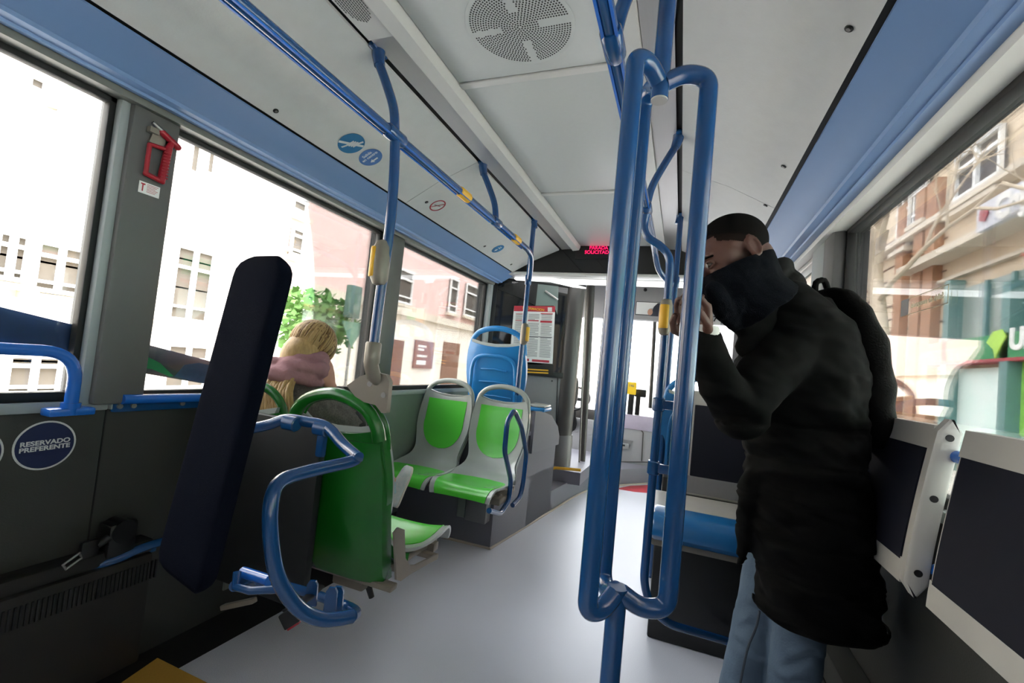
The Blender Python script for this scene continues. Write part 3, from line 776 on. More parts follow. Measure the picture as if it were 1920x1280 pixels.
# metal L bracket, frame bars and leg of near pair
sf = gn
Fq = frame((-.285, 1.35, 0), (0, 1, 0), (0, 0, 1))
def q_(px, py): p = PX(-.285, px, py); return (p.y-1.35, p.z)
poly = [q_(*a) for a in ((736, 998), (744, 988), (755, 992), (757, 1045), (765, 1058), (776, 1058), (815, 1039), (817, 1047), (765, 1076), (748, 1088), (740, 1086))]
obj('end_plate', MB().prism(poly, Fq, .008), M_beige, sf)
mb = MB().box((-1.14, 1.33, .375), (-.285, 1.37, .395), .004); mb.box((-1.14, 1.38, .345), (-.5, 1.42, .37), .004); mb.box((-1.14, 1.62, .375), (-.285, 1.65, .395), .004); mb.box((-.55, 1.36, .33), (-.42, 1.42, .365), .006)
obj('cross_bars', mb, M_beige, sf)
obj('stub_foot', MB().tube([(-.43, 1.40, .35), (-.41, 1.41, .295)], [.012, .010], 10), M_dark, sf)
obj('adjuster', MB().tube([(-.49, 1.385, .385), (-.41, 1.385, .378)], .012, 10), M_dark, sf)
obj('wall_strut', MB().box((-1.17, 1.36, .28), (-1.13, 1.66, .40), .006), M_beige, sf)
# far blue seat seen from behind, higher on the wheel arch
sbl = make_seat('blue seat on the wheel arch seen from behind, in front of the poster partition', (-.80, 3.38, .74), 0, M_cream, M_sblue, M_sblue, 'ribbed', handle=M_sblue)
sbl.scale = (1.22, 1.1, 1.22)
# second blue seat folded at the partition, only its edge shows
fs = thing('folded_side_seat', 'blue and grey edge of a seat jutting out right of the far aisle seat', 'seat', (-.42, 3.35, .84))
mb = MB().box((-.52, 3.25, .835), (-.36, 3.45, .865), .012); obj('seat_edge', mb, M_sblue, fs)
obj('seat_rim', MB().box((-.50, 3.26, .865), (-.365, 3.44, .885), .01), M_seatgrey, fs)
obj('seat_post', MB().box((-.50, 3.33, .59), (-.42, 3.40, .84), .008), M_cabgrey, fs)

# armrest loop of the far aisle seat
al = thing('armrest_loop', 'blue double bar armrest loop on the aisle side of the far green seat', 'armrest', (-.33, 2.5, .5))
XA = -.325
pts = [PX(XA+.004, 917, 957), PX(XA, 938, 963), PX(XA, 954, 938), PX(XA, 958, 900), PX(XA, 946, 846), PX(XA, 951, 790), PX(XA, 964, 768), PX(XA+.004, 978, 800), PX(XA+.004, 987, 850), PX(XA+.004, 981, 905), PX(XA+.004, 975, 932), PX(XA+.004, 961, 947)]
obj('loop', MB().tube(fillet(pts, .035, 5), .0145, 14), M_blue, al)
obj('loop_mount', MB().box((-.42, 2.42, .37), (-.335, 2.62, .41), .008), M_beige, al)

# ================================================================ WHEELCHAIR BAY
bb = tag(obj('black_backboard', MB().box((-1.05, 1.17, .33), (-.50, 1.20, .915), .008), M_board), 'large matt black board behind the near green seats', 'board')
pd = thing('wheelchair_back_pad', 'tall navy upholstered back pad standing at the left of the aisle', 'pad', (-.36, .74, .7))
def pad():
    top = V((-.362, .775, 1.362)); bot = V((-.398, .70, .640)); axz = (top-bot).normalized()
    right = V((.97, -.18, 0)); right = (right-axz*right.dot(axz)).normalized(); n = right.cross(axz)
    L = (top-bot).length; w = .098; th = .021
    mb = MB(); rings = []
    N = 28
    for i in range(N+1):
        a = i/N; s = L*(1-math.cos(PI*a))/2
        ew = 1-max(0, (.05-s)/.05)**2.4*.34-max(0, (s-(L-.055))/.055)**2.4*.50
        et = 1-max(0, (.03-s)/.03)**2*.8-max(0, (s-(L-.03))/.03)**2*.8
        ring = []
        for q in range(32):
            th_ = 2*PI*q/32; c, s2 = math.cos(th_), math.sin(th_)
            e = .35
            x = math.copysign(abs(c)**e, c); y = math.copysign(abs(s2)**e, s2)
            ring.append(bot+axz*s+right*(x*w*ew)+n*(y*th*et))
        rings.append(ring)
    mb.rings(rings); return mb, bot, axz, right, n
mb, pb_, pz_, pr_, pn_ = pad()
obj('cushion', mb, M_navy, pd, False, 80)
M_ = frame(pb_, pr_, pz_)
mb = MB().box((-.07, .12, -.05), (.02, .50, -.022), .008, M_)
obj('pad_backing', mb, M_board, pd)
gl = thing('guard_frame', 'blue tubular guard frame bent out over the floor beside the navy pad', 'frame', (-.5, 1.1, .3))
P_ = [D(*a) for a in ((1.36, 430, 812), (1.38, 500, 797), (1.38, 535, 786), (1.37, 572, 790), (1.35, 612, 800), (1.30, 645, 835), (1.25, 672, 858))]
obj('top_bar', MB().tube(smooth(P_, 5), .0165, 16), M_blue, gl)
P_ = [D(*a) for a in ((1.25, 672, 856), (1.24, 655, 866), (1.12, 575, 884), (1.04, 525, 903), (1.0, 508, 945), (.99, 509, 1020), (1.0, 524, 1088), (1.03, 560, 1140), (1.06, 600, 1160), (1.09, 632, 1160), (1.12, 660, 1155))]
obj('front_loop', MB().tube(smooth(P_, 5), .0165, 16), M_blue, gl)
P_ = [D(*a) for a in ((1.12, 660, 1155), (1.2, 668, 1148), (1.28, 655, 1138), (1.3, 620, 1125), (1.32, 560, 1105), (1.3, 480, 1088), (1.15, 440, 1098))]
obj('lower_bar', MB().tube(smooth(P_, 5), .0135, 14), M_blue, gl)
mb = MB().tube([D(1.15, 445, 1072), D(1.13, 442, 1100), D(1.12, 470, 1107), D(1.12, 530, 1104)], .010, 10)
obj('pad_mount', mb, M_blue, gl)
obj('pad_arm', MB().tube([D(1.18, 455, 1072), D(1.14, 505, 1088)], .0135, 12), M_bluel, gl)
for (x, y) in ((546, 793), (604, 803)):
    p = D(1.355, x, y); mb = MB(); clampish(mb, p, (1, .1, -.05), .023, .045)
    if x > 600: mb.box((p.x-.012, p.y-.008, p.z-.085), (p.x+.018, p.y+.012, p.z), .008)
    obj('frame_clamp', mb, M_blue, gl)
for (x, y, d) in ((586, 1108, 1.22), (622, 1122, 1.15), (634, 1120, 1.17)):
    p = D(d, x, y); M_ = Matrix.Translation(p)
    mb = MB().prism([(-.016, -.035), (.016, -.035), (.014, .02), (.008, .03), (-.008, .03), (-.014, .02)], frame(p, (.93, .35, 0), (0, 0, 1)), .008)
    obj('clevis', mb, M_blue, gl)
bk = thing('belt_buckle', 'black seat belt buckle with a red press button under the guard frame', 'buckle', D(1.1, 548, 1162))
F = frame(D(1.1, 545, 1160), (.75, .2, .62), (-.6, -.1, .7))
obj('buckle_body', MB().box((-.022, -.016, -.008), (.022, .022, .008), .004, F), M_dark, bk)
obj('press_button', MB().box((-.016, -.020, -.006), (.016, -.015, .006), .001, F), M_red, bk)
obj('buckle_strap', MB().tube([F @ V((0, .02, 0)), D(1.2, 578, 1120), D(1.27, 600, 1098)], .014, 8, sx=.3), M_dark, bk)
# small strut under the pad with screw
fl = thing('floor_strut', 'small dark metal strut lying low beside the navy pad', 'strut', D(1.5, 440, 1130))
obj('strut_bar', MB().box((-.06, -.012, -.008), (.07, .012, .008), .003, frame(D(1.5, 445, 1132), (.86, .1, .35), (0, 1, 0))), M_beige, fl)

# ================================================================ RIGHT SIDE
# side-facing fold backrests along the right wall
def side_back(name, label, y0, y1, first):
    t = thing(name, label, 'backrest', (1.1, y0, .75))
    zt_, zb_ = 1.125, .755
    def xf(z): s = max(0, (z-zb_)/(zt_-zb_)); return 1.070+.05*s**1.3
    def slab(y0, y1, z0, z1, d0, d1, bev=0):
        mb = MB(); rings = []; N = 10
        for i in range(N+1):
            z = z0+(z1-z0)*i/N; x = xf(z)
            rings.append([V((x+d0, y0, z)), V((x+d1, y0, z)), V((x+d1, y1, z)), V((x+d0, y1, z))])
        return mb.rings(rings)
    obj('back_shell', slab(y0, y1, zb_, zt_, .0, .028), M_cream, t)
    obj('navy_cover', slab(y0+.012, y1-.012, zb_+.05, zt_-.055, -.004, .0), M_navy2, t)
    for z in (zb_+.025, zt_-.03):
        obj('shell_band', slab(y0, y1, z-.025, z+.03, -.003, .0), M_cream, t)
    mb = MB(); N = 12; pts = []
    for i in range(N+1): z = zb_-.012+(zt_-zb_+.028)*i/N; pts.append(V((xf(z)+.016, y0, z)))
    mb.tube(pts, [.006]+[.0125]*(N-1)+[.006], 12, sx=1.0, up=(0, 1, 0))
    return t, xf
t1, xf = side_back('side_backrest', 'cream framed navy backrest partly behind the man, bolted end rim facing the camera', 1.345, 2.15, True)
mb = MB(); rings = []
N = 14
for i in range(N+1):
    a = i/N; z = .735+(1.142-.735)*a; e = math.sqrt(max(0.02, 1-((a-.5)*2)**26))
    x0 = xf(min(max(z, .755), 1.125))-.008
    w = .045*e; rings.append([V((x0+.026-w/2, 1.345, z)), V((x0+.026-w/2, 1.322, z)), V((x0+.026-w/2+.006, 1.318, z)), V((x0+.026+w/2-.006, 1.318, z)), V((x0+.026+w/2, 1.322, z)), V((x0+.026+w/2, 1.345, z))])
er = obj('end_rim', mb.rings(rings), M_cream, t1)
for z in (1.10, .96, .79):
    obj('rim_screw', MB().disc(frame((xf(z)+.018, 1.318, z), (1, 0, 0), (0, 0, 1)), .008, .002, 14), M_dark, er)
t2, _ = side_back('side_backrest', 'cream framed navy backrest cut off by the right edge of the photo', .45, 1.222, False)
for z in (1.06, .80):
    tag(obj('link_tube', MB().tube([(1.150 if z > 1 else 1.135, 1.16, z), (1.150 if z > 1 else 1.13, 1.335, z)], .0145, 14), M_bluel), 'short %s blue tube joining the two side backrests' % ('upper' if z > 1 else 'lower'), 'tube')
obj('back_support', MB().box((1.13, .9, .8), (1.17, .95, 1.0), .004), M_steel, t2)
# ribbed heater right
hr = thing('wall_heater', 'dark ribbed casing along the foot of the right wall behind the man', 'heater', (1.1, 1.5, 0))
mb = MB().box((1.09, .2, .03), (WX, 2.9, .30), .012); obj('casing', mb, M_wall, hr)
mb = MB()
for i in range(5): mb.box((1.084, .2, .08+i*.03), (1.092, 2.88, .09+i*.03))
obj('ribs', mb, M_dark, hr)
# rear-facing bench on the right with framed navy back
bn = thing('double_bench', 'grey bench with blue seat cushion and cream framed navy backrest beyond the looped stanchion', 'bench', (.8, 2.4, 0))
obj('back_frame', MB().box((.597, 2.50, .60), (1.12, 2.535, 1.125), .016, None, 3), M_cream, bn)
obj('navy_cover', MB().box((.635, 2.494, .70), (1.09, 2.502, 1.055), .004), M_navy2, bn)
obj('back_foot', MB().box((.615, 2.496, .615), (1.1, 2.501, .70), .002), M_cabgrey, bn)
mb = MB(); rings = []
for x, dz in ((.455, -.02), (.475, .0), (.52, .0), (1.12, .0)):
    rings.append([V((x, y, z+dz)) for y, z in ((2.16, .485), (2.12, .50), (2.12, .545), (2.15, .585), (2.30, .585), (2.50, .60), (2.50, .57), (2.30, .545), (2.18, .545))])
obj('seat_pan', mb.rings(rings), M_cream, bn)
mb = MB(); rings = []
for x in (.49, .50, 1.11, 1.12):
    e = 0 if x in (.50, 1.11) else .006
    rings.append([V((x, y, z)) for y, z in ((2.16+e, .472+e), (2.115+e, .478+e), (2.095+e, .50), (2.095+e, .54), (2.115+e, .568-e), (2.15, .588-e), (2.245-e, .592-e), (2.245-e, .58), (2.16, .55))])
obj('seat_cushion', mb.rings(rings), M_sblued, bn)
obj('under_frame', MB().box((.49, 2.15, .44), (1.12, 2.19, .47), .006).box((.49, 2.42, .44), (1.12, 2.46, .47), .006), M_beige, bn)
mb = MB().box((.50, 2.24, 0), (WX, 2.85, .44), .01); obj('bench_plinth', mb, M_dark, bn)
# seats behind it facing forward
make_seat('blue seat showing its back just beyond the cream framed bench, beside the aisle pole', (.67, 2.95, .62), 0, M_cream, M_sblued, M_sblue, 'ribbed', handle=M_sblue)
make_seat('blue seat beyond the bench seen just above its cream frame, behind the man', (.92, 3.02, .72), 0, M_cream, M_sblued, M_sblue, 'ribbed', handle=M_sblue)
struct(obj('trim_%d' % k, MB().box((.50, 2.87, 0), (WX, 3.5, .60), .01), M_dark)); k += 1
# ================================================================ DRIVER CAB AND FRONT
A_ = V((-1.13, 3.86, 0)); B_ = V((-.36, 4.25, 0)); cn = (B_-A_).normalized(); cnn = V((cn.y, -cn.x, 0))
def cab(px, py, off=0.0):
    d = ray(px, py); t = ((A_+cnn*off)-CAM).dot(cnn)/d.dot(cnn); return CAM+d*t
def cabF(p): return frame(p, cn, (0, 0, 1))
def cpoly(pts, off, t=.004):                         # polygon on the partition plane given by photo points
    o = A_+cnn*off; F = frame(o, cn, (0, 0, 1)); Fi = F.inverted()
    return MB().prism([((Fi @ cab(*p, off)).x, (Fi @ cab(*p, off)).y) for p in pts], F, t)
pt = thing('driver_partition', 'dark glazed partition behind the driver with a grey cabinet below', 'partition', (-.75, 4.05, .17))
L_ = (B_-A_).length
F = frame(A_, cn, (0, 0, 1))
def cbox(x0, x1, z0, z1, d0, d1, bev=.004): return MB().box((x0, z0, d0), (x1, z1, d1), bev, F)
obj('glass_panel', cbox(0, L_-.06, 1.12, 2.0, -.006, .0, 0), M_darkglass, pt)
mb = cbox(-.02, L_, 1.94, 2.02, -.02, .02); mb.box((-.02, 1.08, -.02), (L_-.03, 1.13, .03), .004, F); mb.box((-.03, 1.08, -.02), (.03, 2.0, .02), .004, F)
obj('partition_frame', mb, M_dark, pt)
obj('driver_blind', cpoly([(932, 541), (1010, 518), (1004, 573), (985, 562)], .012), M_dark, pt)
M_haze = mat('painted_pane_reflection', (118, 134, 130), .25, var=.12, scale=4)  # greenish reflections in the upper glass, painted as an opaque pale tone
obj('upper_pane_reflection', cpoly([(1009, 517), (1048, 517), (1045, 590), (1038, 573), (1003, 573)], .008), M_haze, pt)
obj('inner_handle', MB().tube([cab(1022, 545, .03), cab(1046, 562, .03)], .010, 8), M_alu, pt)
mb = MB(); p = cab(1000, 694, .03)
obj('lower_cabinet', cbox(-.04, L_-.10, .17, 1.09, -.35, .012, .02), M_cabgrey, pt)
obj('yellow_trim', cpoly([(985, 690.5), (1028, 693), (1028, 695.5), (985, 693)], .035, .004), M_yel, pt)
obj('yellow_trim', cpoly([(985, 696), (1028, 698), (1028, 700.5), (985, 698.5)], .035, .004), M_yel, pt)
obj('black_ledge', cpoly([(985, 683), (1037, 683), (1037, 703), (985, 703)], .02, .012), M_dark, pt)
col = MB()
_c = PY(4.25, 1066, 680); cx, cy = _c.x, 4.25
col.tube([(cx, cy, 1.96), (cx, cy, .55)], .092, 28)
obj('corner_column', col, M_colm, pt)
col = MB().tube([(cx+.0, cy, .55), (cx+.005, cy, .5), (cx+.005, cy, .17)], .10, 28)
obj('column_base', col, M_cabgrey, pt)
obj('panel_seam', MB().tube([cab(1046, 703, .016), cab(1044, 765, .016), cab(1040, 868, .016)], .003, 6), M_dark, pt)
for q in ((1035, 714), (1035, 790)): obj('panel_screw', MB().disc(cabF(cab(*q, .014)), .007, .003, 10), M_dark, pt)
po = tag(obj('notice_poster', cpoly([(964, 573), (1041, 574), (1036, 682), (955, 676)], .03, .002), M_paper), 'white printed notice poster with a red heading on the dark partition', 'poster')
obj('red_heading', cpoly([(964, 573), (1041, 574), (1040.5, 585), (963.5, 583)], .0335, .001), M_tred, po)
obj('emblem', cpoly([(1027, 576), (1035, 576), (1035, 584), (1027, 584)], .036, .0008), M_swhite, po)
mb = MB()
rnd = random.Random(3)
def pq(u, v):                                        # u,v in 0..1 over the poster
    a = V((964, 573)).lerp(V((1041, 574)), u); b = V((955, 676)).lerp(V((1036, 682)), u); c = a.lerp(b, v); return (c.x, c.y)
def tri(m, u0, u1, v0, v1, off=.034):
    s = cpoly([pq(u0, v0), pq(u1, v0), pq(u1, v1), pq(u0, v1)], off, .0008); m.add(s.v, s.f)
for c_ in range(3):
    for r_ in range(34):
        if c_ != 0 and r_ in (5, 6): continue
        if r_ == 17: continue
        tri(mb, .06+c_*.31, .06+c_*.31+.26*(rnd.uniform(.6, 1) if r_ % 5 == 4 else 1), .145+r_*.0225, .153+r_*.0225)
tri(mb, .04, .96, .535, .55)
obj('small_print', mb, M_tgrey, po)
for q4 in ((.06, .32, .14, .15), (.66, .95, .125, .14), (.36, .62, .25, .27), (.66, .94, .255, .29), (.06, .3, .255, .268), (.06, .45, .94, .985), (.52, .92, .945, .985)):
    mb = MB(); tri(mb, *q4, .0355); obj('red_block', mb, M_tred, po)
mb = MB().text('INFORMACION', frame(cab(1000, 579, .0365), cn, (0, 0, 1)), .03, .0008, bold=.0006); obj('heading_lettering', mb, M_yel, po)
# yellow step edge
struct(obj('trim_%d' % k, MB().tube([PY(3.93, 1012, 883), PY(4.02, 1042, 877), PY(4.05, 1089, 881)], .013, 8), M_yel)); k += 1
s1, s2, s3 = PY(3.93, 1012, 883), PY(4.02, 1042, 877), PY(4.05, 1089, 881)
struct(obj('trim_%d' % k, MB().prism([(-1.16, s1.y), (s1.x, s1.y), (s2.x, s2.y), (s3.x, s3.y), (s3.x+.02, 5.2), (-1.16, 5.2)], Matrix.Translation((0, 0, .16)), s2.z-.172), M_pod)); k += 1
# cab door
dr = thing('cab_door', 'glazed driver cab door with a dark post right of the dark column', 'door', (-.2, 4.6, .17))
post_p = [PY(4.6, 1108, 536), PY(4.6, 1103, 640), PY(4.6, 1098, 740), PY(4.6, 1092, 866)]
obj('door_post', MB().tube(post_p, [.042, .040, .036, .028], 12), M_colm, dr)
obj('door_edge', MB().tube([PY(4.5, 1099, 545), PY(4.5, 1086, 866)], .009, 8), M_steel, dr)
obj('door_pane', MB().quad(PY(4.58, 1084, 545), PY(4.58, 1104, 545), PY(4.58, 1094, 800), PY(4.58, 1080, 800)), M_glass, dr)
p = PY(4.7, 1078, 735)
mb = MB().ell(p, (.035, .05, .16)); obj('black_mirror_housing', mb, M_dark, dr)
nt_ = tag(obj('yellow_notice', MB().box(tuple(PY(4.3, 1081, 562)-V((.012, 0, .06))), tuple(PY(4.3, 1086, 532)+V((.02, .006, .0)))), mat('pale_yellow_paper', (214, 206, 150), .6)), 'pale yellow notice hanging right of the dark column top', 'notice')
# front lamp
lp = thing('front_ceiling_lamp', 'wide bright lamp panel under the ceiling just past the dark header', 'lamp', (.2, 4.0, 1.95))
obj('diffuser', MB().box((-.50, 3.86, 1.945), (1.0, 4.03, 1.955), .002), M_lamp, lp)
obj('lamp_housing', MB().box((-1.1, 3.83, 1.957), (1.1, 4.12, 2.05), .01), M_lip, lp)
obj('narrow_diffuser', MB().prism([(-.93, 3.84), (-.55, 3.84), (-.34, 4.2), (-.42, 4.2), (-.62, 3.92), (-.93, 3.90)], Matrix.Translation((0, 0, 1.94)), .012), M_lamp, lp)
# front wall of the bus
struct(obj('wall_front', MB().box((-1.26, 5.75, 1.86), (1.26, 5.9, 2.3), .03).box((-1.26, 5.9, -.1), (1.26, 6.1, .62)).box((-1.26, 5.9, .6), (-1.10, 6.05, 2.3)).box((1.10, 5.9, .6), (1.26, 6.05, 2.3)), M_dashg))
struct(obj('window_%d' % 20, MB().box((-1.10, 5.98, .62), (1.10, 5.985, 1.88)), M_glass))
obj('windscreen_divider', MB().tube([PY(5.97, 1228, 600), PY(5.97, 1219, 765)], .022, 8), M_dark, bpy.data.objects['window_20'])
cdm = PY(5.74, 1210, 543)
tag(obj('camera_dome', MB().ell(cdm, (.022, .02, .022)), M_dark), 'tiny black camera dome on the grey windscreen header', 'camera')
mi = thing('rear_view_mirror', 'wide interior mirror showing the driver, hanging below the windscreen header', 'mirror', PY(5.3, 1224, 578))
a, b = PY(5.3, 1194, 566), PY(5.3, 1256, 592)
obj('mirror_frame', MB().box((a.x-.01, 5.3, b.z-.01), (b.x+.01, 5.33, a.z+.01), .01), M_dark, mi)
M_mir = mat('mirror_face', (236, 238, 238), .3, var=.08, scale=5)
obj('mirror_face', MB().box((a.x, 5.294, b.z), (b.x, 5.30, a.z), 0), M_mir, mi)
q = PY(5.29, 1222, 580)
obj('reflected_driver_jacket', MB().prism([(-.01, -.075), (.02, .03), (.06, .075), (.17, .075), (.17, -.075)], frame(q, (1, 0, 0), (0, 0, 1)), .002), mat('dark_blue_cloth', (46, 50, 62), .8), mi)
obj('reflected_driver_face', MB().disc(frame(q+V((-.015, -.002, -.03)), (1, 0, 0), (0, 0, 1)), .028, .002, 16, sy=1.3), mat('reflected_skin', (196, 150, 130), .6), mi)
obj('mirror_arm', MB().tube([PY(5.76, 1192, 552), PY(5.4, 1190, 562), PY(5.33, 1198, 574)], .01, 8), M_dashg, mi)
# number plaque
np_ = tag(obj('number_plaque', MB().box(tuple(PY(5.72, 1322, 607)), tuple(PY(5.75, 1352, 590))), M_paper), 'white plaque with a bus number ending in 37 seen past the man\'s wrist', 'plaque')
c = PY(5.71, 1337, 598); obj('digits', MB().text('37', frame(c, (1, 0, 0), (0, 0, 1)), .085, .002, bold=.002), M_dark, np_)
# dashboard
da = thing('dashboard', 'grey dashboard front with a recessed handle and doors at the far end of the bus', 'dashboard', (.0, 5.5, .17))
a, b = PY(5.45, 1093, 882), PY(5.45, 1260, 800)
obj('lower_front', MB().box((-.62, 5.45, .10), (1.0, 5.85, .60), .015), M_dashg, da)
obj('upper_front', MB().box((-.62, 5.48, .60), (1.0, 5.85, .72), .01), M_colm, da)
a, b = PY(5.44, 1168, 802), PY(5.44, 1236, 784)
obj('lilac_panel', MB().box((a.x, 5.44, a.z), (b.x, 5.46, b.z), .004), mat('lilac_panel_finish', (176, 168, 186), .4), da)
obj('panel_seams', MB().tube([PY(5.447, 1197, 800), PY(5.447, 1206, 811), PY(5.447, 1203, 864)], .006, 6).tube([PY(5.447, 1095, 865), PY(5.447, 1240, 866)], .005, 6), M_colm, da)
F = frame(PY(5.445, 1174, 834), (1, 0, 0), (0, 0, 1))
obj('handle_recess', MB().prism([(-.10, -.03), (.03, -.04), (.075, .06), (-.10, .06)], F, .004), M_tgrey, da)
obj('handle', MB().box((-.09, -.045, .005), (.03, .02, .02), .008, F), M_dashg, da)
obj('handle_slot', MB().box((-.08, -.015, .02), (-.01, .005, .024), .002, F), M_dark, da)
yc = tag(obj('yellow_card', MB().box(tuple(PY(5.45, 1174, 738)), tuple(PY(5.455, 1194, 717))), mat('bright_yellow_card', (246, 206, 40), .6)), 'bright yellow card standing on the dashboard', 'card')
a = PY(5.45, 1184, 738); obj('card_stand', MB().box((a.x-.03, 5.452, .70), (a.x+.03, 5.50, a.z+.01), .003), M_dark, yc)
c = PY(5.445, 1184, 723); obj('card_print', MB().text('146', frame(c, (1, 0, 0), (0, 0, 1)), .04, .001), M_tgrey, yc)
tm = thing('ticket_machine', 'small black ticket machine behind the yellow card on the dashboard', 'machine', PY(5.5, 1196, 745))
a = PY(5.6, 1193, 743)
obj('machine_body', MB().box((a.x-.02, 5.55, a.z-.0), (a.x+.11, 5.65, a.z+.09), .01), M_dark, tm)
obj('machine_foot', MB().box((a.x+.0, 5.57, .72), (a.x+.05, 5.63, a.z), .004), M_dark, tm)
sw = thing('steering_wheel', 'dark rim of the steering wheel behind the cab door', 'wheel', (-.62, 5.2, .8))
F = frame((-.62, 5.2, .84), (1, 0, 0), (0, .75, .55))
obj('wheel_rim', MB().tube([F @ V((.22*math.cos(a*PI/16), .22*math.sin(a*PI/16), 0)) for a in range(33)], .013, 10, caps=False), M_dark, sw)
obj('steering_column', MB().tube([(-.62, 5.22, .83), (-.62, 5.5, .45)], .05, 12), M_dark, sw)
obj('wheel_spokes', MB().box((-.21, -.02, -.01), (.21, .02, .01), .004, F), M_dark, sw)
# front door on the right side
dd = MB()
for y0, y1 in ((4.0, 4.06), (4.72, 4.78), (5.44, 5.5), (5.5, 5.9)): dd.box((WX-.01, y0, 0), (WX+.04, y1, 2.3), .006)
dd.box((WX-.01, 4.0, 0), (WX+.04, 5.5, .12)); dd.box((WX-.01, 4.0, 1.9), (WX+.04, 5.5, 2.3))
d1 = struct(obj('door_1', dd, M_dark)); obj('door_glass', MB().box((WX+.01, 4.05, .12), (WX+.014, 5.45, 1.9)), M_glass, d1)

# ================================================================ WINDOW STICKERS
def poly_on(x, pts, t=.001): 
    F = frame((x, 0, 0), (0, 1, 0), (0, 0, 1)); Fi = F.inverted()
    return MB().prism([((Fi @ PX(x, *p)).x, (Fi @ PX(x, *p)).y) for p in pts], F, t)
XD = -WX-.036
M_dec1 = mat('navy_film', (24, 56, 100), .5, var=.05); 
de = thing('advert_film', 'slanting dark printed advert film band across the left windows', 'film', (XD, 1.0, 1.0))
obj('navy_film_area', poly_on(XD, [(-60, 562), (0, 575), (160, 614), (150, 665), (0, 648), (-60, 640)]), M_dec1, de)
obj('picture_area', poly_on(XD, [(240, 636), (380, 673), (520, 712), (520, 738), (370, 717), (235, 694)]), mat('film_picture', (96, 84, 78), .5, var=.25, scale=9, rgb2=(52, 62, 84)), de)
obj('green_swoosh', poly_on(XD+.002, [(235, 664), (275, 668), (300, 680), (325, 705), (318, 706), (285, 692), (235, 684)]), mat('film_green', (24, 130, 78), .5), de)
obj('denim_area', poly_on(XD+.002, [(326, 706), (345, 684), (372, 680), (420, 690), (420, 724), (370, 716)]), mat('film_denim', (66, 92, 128), .6, var=.2, scale=60), de)
for (pts, txt, p, sc, lb) in (([(1686, 582), (1754, 552), (1775, 541), (1775, 567), (1686, 590)], 'Salida de emergencia', (1718, 572), .030, 'lower'),
                          ([(1686, 546), (1755, 517), (1773, 496), (1773, 516), (1690, 548)], 'Salida de emergencia', (1735, 522), .026, 'upper')):
    pass
XS = WX+.024
a = PX(XS, 1686, 582); b = PX(XS, 1773, 552)
Fs = frame(PX(XS, 1730, 567), (0, 1, 0), (0, 0, 1))
hw = abs(a.y-b.y)/2
est = thing('emergency_exit_sticker', 'pale sticker with mirrored Salida de emergencia lettering on the big right window', 'sticker', PX(XS, 1730, 567))
Fs = frame(PX(XS, 1730, 566), (0, -1, 0), (0, 0, 1))
M_film = mat('beige_film', (196, 184, 150), .5)
obj('sticker_border', MB().prism([(-hw, -.026), (hw, -.026), (hw, -.024), (-hw, -.024)], Fs, .001).prism([(-hw, .024), (hw, .024), (hw, .026), (-hw, .026)], Fs, .001).prism([(hw-.002, -.026), (hw, -.026), (hw, .026), (hw-.002, .026)], Fs, .001), M_film, est)
obj('lettering', MB().text('Salida de emergencia', Fs @ Matrix.Translation((.02, 0, 0)), .0235, .0008, mirror=True, bold=.0004, sx=.95), M_film, est)
obj('running_man_block', MB().prism([(-hw, -.026), (-hw+.05, -.026), (-hw+.05, .026), (-hw, .026)], Fs, .0012), M_tgrey, est)
mb = MB(); Fm = Fs @ Matrix.Translation((-hw+.025, 0, -.0006))
mb.disc(Fm @ Matrix.Translation((.004, .015, 0)), .004, .0004, 10)
for a, b in (((.002, .010), (-.002, -.004)), ((-.002, -.004), (.008, -.010)), ((.008, -.010), (.006, -.02)), ((-.002, -.004), (-.008, -.012)), ((-.008, -.012), (-.016, -.012)), ((.002, .008), (.012, .002)), ((.002, .008), (-.008, .004))):
    mb.caps([Fm @ V((*a, 0)), Fm @ V((*b, 0))], .0018, 6)
obj('running_man', mb, M_paper, est)

# ================================================================ OUTSIDE
M_asph = mat('asphalt', (120, 120, 122), .8, var=.1, scale=6)
M_pave = mat('pale_paving', (196, 190, 180), .8, var=.06, scale=3)
struct(obj('trim_%d' % k, MB().box((-60, -60, -.5), (60, 90, -.36)), M_asph)); k += 1
struct(obj('trim_%d' % k, MB().box((-10.9, -30, -.36), (-5.5, 60, -.24)).box((4.2, -30, -.36), (6.5, 60, -.24)), M_pave)); k += 1
M_stone = mat('cream_render', (236, 228, 214), .8, var=.04, scale=.8)
M_pink = mat('pink_brick', (224, 192, 184), .8, var=.06, scale=1.5)
M_tan = mat('tan_stone', (214, 196, 170), .8, var=.1, scale=1.2)
M_brown = mat('brown_stone', (128, 100, 84), .8, var=.15, scale=1.0)
M_wfr = mat('white_window_frame', (236, 236, 232), .6)
M_wgl = mat('facade_glass', (104, 96, 86), .6, spec=.2, var=.3, scale=1.2)
M_ledge = mat('stone_ledge', (212, 202, 184), .8)
M_bdoor = mat('brown_door', (134, 94, 70), .7, var=.1, scale=3)
M_sgreen = mat('shop_green', (30, 130, 74), .5)
M_teal = mat('teal_shop_frame', (92, 132, 128), .5)
def rect(xp, r):
    a = PX(xp, r[0], r[1]); b = PX(xp, r[2], r[1]+0); c = PX(xp, r[0], r[3])
    y0, y1 = sorted((a.y, b.y)); z1 = max(a.z, c.z); z0 = min(a.z, c.z); return y0, y1, z0, z1
